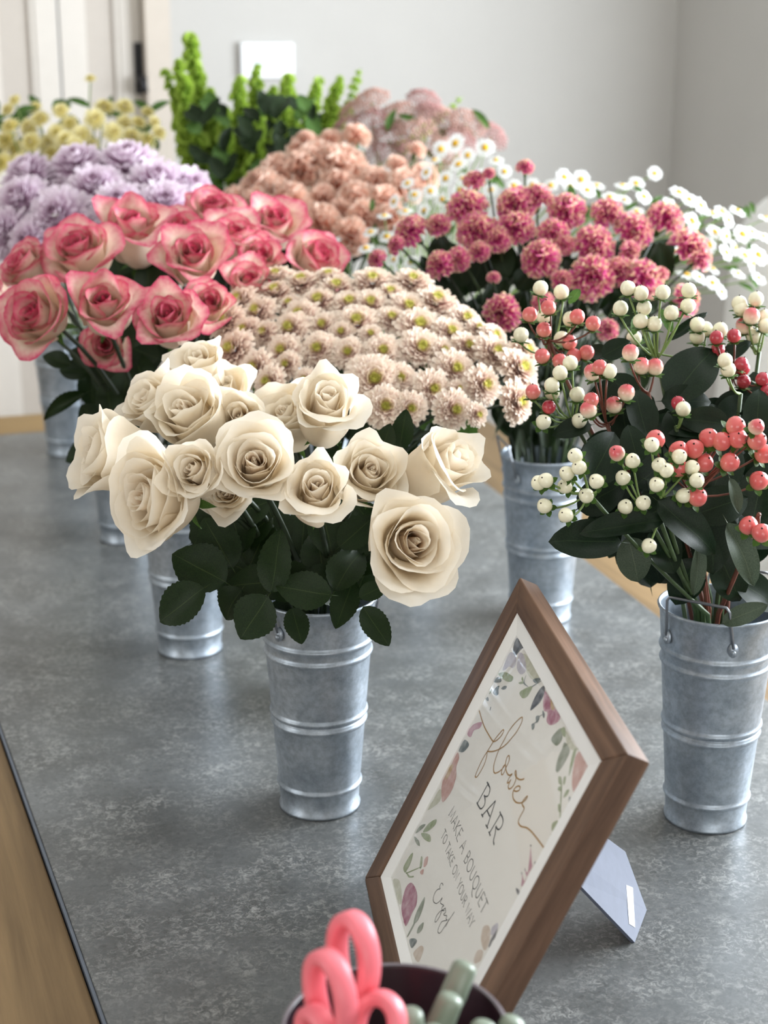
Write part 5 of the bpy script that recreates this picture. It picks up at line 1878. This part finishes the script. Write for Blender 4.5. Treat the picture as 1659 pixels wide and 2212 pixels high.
# ------------------------------------------------------------------ dark cup with scissors and pruners
CUP = Vector((.007, .800, 0.0))
CUP_R, CUP_H = .0655, .182
M_cup = plain('plum_enamel', G(52, 34, 42), 0.28, 0.0, var=0.12, scale=30, coat=.3)
cup = empty('tool_cup', CUP)
tag(cup, 'dark plum round cup at the bottom edge holding scissors and pruners', 'cup')
g = Geo()
g.lathe([(.001, 0), (CUP_R * .80, 0), (CUP_R * .84, .004), (CUP_R * .99, CUP_H - .004), (CUP_R, CUP_H - .001), (CUP_R - .0008, CUP_H), (CUP_R - .0018, CUP_H - .002),
         (CUP_R * .82, .006), (.001, .006)], 64)
put('body', g.mesh('body', M_cup), cup)
g = Geo()
g.lathe([(CUP_R - .0004, CUP_H - .003), (CUP_R + .0007, CUP_H - .002), (CUP_R + .0007, CUP_H + .0002), (CUP_R - .0006, CUP_H + .0006), (CUP_R - .0018, CUP_H)], 64)
put('rim', g.mesh('rim', plain('rim_edge', G(120, 112, 118), 0.3, .4)), cup)

M_pink = plain('pink_plastic', G(240, 122, 134), 0.38, var=0.03)
M_steel = plain('tool_steel', G(170, 172, 176), 0.25, 0.9)
M_sagep = plain('sage_green_grip', G(128, 140, 124), 0.36, var=0.05, coat=.15)


def band_loop(centre, ax_u, ax_v, ru, rv, wide, thick, n=40, egg=.12):
    """closed handle loop; ax_u x ax_v span its plane; wide = strap width across the plane"""
    nrm = ax_u.cross(ax_v).normalized()
    rows = []
    for k in range(n + 1):
        a = 2 * PI * k / n
        s = 1 + egg * math.sin(a)
        p = centre + ax_u * (ru * math.cos(a) * s) + ax_v * (rv * math.sin(a))
        out = (ax_u * math.cos(a) / ru + ax_v * math.sin(a) / rv).normalized()
        ring = []
        for q in range(12):
            b = 2 * PI * q / 12
            cb, sb = math.cos(b), math.sin(b)
            sx = math.copysign(abs(cb) ** .6, cb) * thick / 2
            sy = math.copysign(abs(sb) ** .6, sb) * wide / 2
            ring.append(p + out * sx + nrm * sy)
        rows.append(ring)
    return rows


def scissors(label, loops, pivot, tip, mat=M_pink):
    """loops: list of (centre, ru, rv, up axis, side axis)"""
    e = empty('scissors', tip)
    tag(e, label, 'scissors')
    for (c, ru, rv, up, side, wide) in loops:
        g = Geo()
        rows = band_loop(c - tip, side, up, ru, rv, wide, .0085)
        g.grid(rows, closed_u=True)
        foot = c - up * rv * .98 - tip
        pv = pivot - tip
        g.tube([foot, foot.lerp(pv, .5), pv], [.0055, .0060, .0055], 10)
        put('handle', g.mesh('handle', mat), e)
    d = (tip - pivot).normalized()
    sd = d.cross(Vector((0, 1, 0))).normalized()
    for s in (-1, 1):
        g = Geo()
        a, b = pivot - tip, Vector((0, 0, 0))
        nrm = d.cross(sd)
        w = .007
        pts = [a + sd * w * s, a - sd * w * .2 * s, b + sd * .0005 * s, a.lerp(b, .5) + sd * w * .8 * s]
        g.v = [p + nrm * (.0008 * s) for p in pts] + [p + nrm * (.0022 * s) for p in pts]
        g.f = [(0, 1, 2, 3), (7, 6, 5, 4), (0, 4, 5, 1), (1, 5, 6, 2), (2, 6, 7, 3), (3, 7, 4, 0)]
        put('blade', g.mesh('blade', M_steel, False), e)
    g = Geo()
    nn = d.cross(sd)
    g.tube([pivot - tip - nn * .0035, pivot - tip + nn * .0035], .0035, 12)
    put('pivot_screw', g.mesh('pivot_screw', M_steel), e)
    return e


def at_c(px, py, y):
    return at(px, py, y)


up1 = Vector((.02, .06, 1)).normalized()
sd1 = Vector((.62, -.78, 0)).normalized()
scissors('pink-handled scissors with the tall loop standing up out of the cup',
         [(at_c(762, 2078, .790), .0150, .0260, up1, sd1, .0135), (at_c(713, 2160, .768), .0150, .0260, Vector((-.05, .03, 1)).normalized(), sd1, .0135)],
         at_c(752, 2270, .79), CUP + Vector((.012, .018, .014)))
scissors('pink-handled scissors of which one low loop shows over the cup edge',
         [(at_c(812, 2226, .765), .0130, .0195, Vector((.25, .1, 1)).normalized(), Vector((.8, -.6, 0)).normalized(), .0125),
          (at_c(690, 2262, .762), .0130, .0200, Vector((-.1, .1, 1)).normalized(), sd1, .0125)],
         at_c(765, 2330, .785), CUP + Vector((-.022, -.006, .014)))


def grip(e, org, path, rads):
    g = Geo()
    pts = spline([p - org for p in path], 5)
    n = len(pts)
    rr = []
    for i in range(n):
        f = i / (n - 1) * (len(rads) - 1)
        a = min(int(f), len(rads) - 2)
        rr.append(rads[a] * (1 - (f - a)) + rads[a + 1] * (f - a))
    d = (pts[0] - pts[1]).normalized()
    r0 = rr[0]
    cap = [pts[0] + d * r0 * x for x in (.55, .48, .34, .16)]
    pts = cap + pts
    rr = [r0 * x for x in (.30, .62, .84, .96)] + rr
    g.tube(pts, rr, 16)
    return put('grip', g.mesh('grip', M_sagep), e)


def pruner(label, a, b, pivot, tip):
    e = empty('pruning_shears', tip)
    tag(e, label, 'shears')
    for h in (a, b):
        mid = h.lerp(pivot, .5) + (h - (a + b) / 2) * .25
        grip(e, tip, [h, h.lerp(mid, .6), mid, pivot], [.0078, .0082, .0074, .0050])
    g = Geo()
    d = (tip - pivot).normalized()
    s = d.cross(Vector((0, 1, 0))).normalized()
    nn = d.cross(s)
    p0 = pivot - tip
    pts = [p0 + s * .007, p0 - s * .007, p0.lerp(Vector(), .5) - s * .009, Vector((0, 0, 0)), p0.lerp(Vector(), .5) + s * .005]
    g.v = [p - nn * .0012 for p in pts] + [p + nn * .0012 for p in pts]
    g.f = [(0, 1, 2, 3, 4), (9, 8, 7, 6, 5)] + [(i, 5 + i, 5 + (i + 1) % 5, (i + 1) % 5) for i in range(5)]
    put('blade', g.mesh('blade', M_steel, False), e)
    g = Geo()
    g.tube([p0 - nn * .006, p0 + nn * .006], .005, 12)
    put('pivot_screw', g.mesh('pivot_screw', M_steel), e)
    return e


pruner('sage-green pruning shears standing highest in the cup before the sign',
       at_c(1003, 2092, .828), at_c(972, 2162, .800), at_c(915, 2300, .80), CUP + Vector((-.006, .012, .014)))
pruner('sage-green pruning shears with grip ends spread low in the cup',
       at_c(885, 2196, .775), at_c(1108, 2212, .800), at_c(960, 2420, .785), CUP + Vector((.015, -.015, .014)))
pruner('sage-green pruning shears lying lowest in the cup, cut by the picture edge',
       at_c(1045, 2222, .785), at_c(935, 2235, .765), at_c(960, 2440, .775), CUP + Vector((-.01, -.026, .014)))

# ------------------------------------------------------------------ white chair by the window wall at the right edge
CH = room(1.43, 2.475, FLOOR_Z)
ch = empty('white_chair', CH)
ch.rotation_euler = (0, 0, RA)
tag(ch, 'white high-backed upholstered chair at the right picture edge behind the daisies', 'chair')
M_fab = plain('white_fabric', G(246, 246, 244), 0.8, var=0.02)
def ch_box(name, lo, hi, mat, bevel):
    return box_obj(name, lo, hi, mat, ch, bevel=bevel)
ch_box('seat', (-.24, -.26, .40), (.24, .24, .50), M_fab, .03)
g = Geo()
rows = []
for j in range(13):
    z = .50 + .72 * (1 - (1 - j / 12) ** 1.8)
    w = .235 if z < 1.06 else .235 * math.sqrt(max(0, 1 - ((z - 1.06) / .165) ** 2.4))
    w = max(w, .06)
    rows.append([Vector((.20 + .05 * (j / 12) + dx, s * w, z)) for dx, s in ((0, -1), (0, -.5), (0, 0), (0, .5), (0, 1), (.06, 1), (.06, .5), (.06, 0), (.06, -.5), (.06, -1))])
b = g.grid(rows, closed_u=True)
g.f.append(tuple(b + 12 * 10 + k for k in range(10)))
g.f.append(tuple(b + k for k in range(10))[::-1])
put('backrest', g.mesh('backrest', M_fab), ch)
for sx in (-.2, .2):
    for sy in (-.21, .19):
        ch_box('leg', (sx - .02, sy - .02, 0), (sx + .02, sy + .02, .40), M_oak, .004)
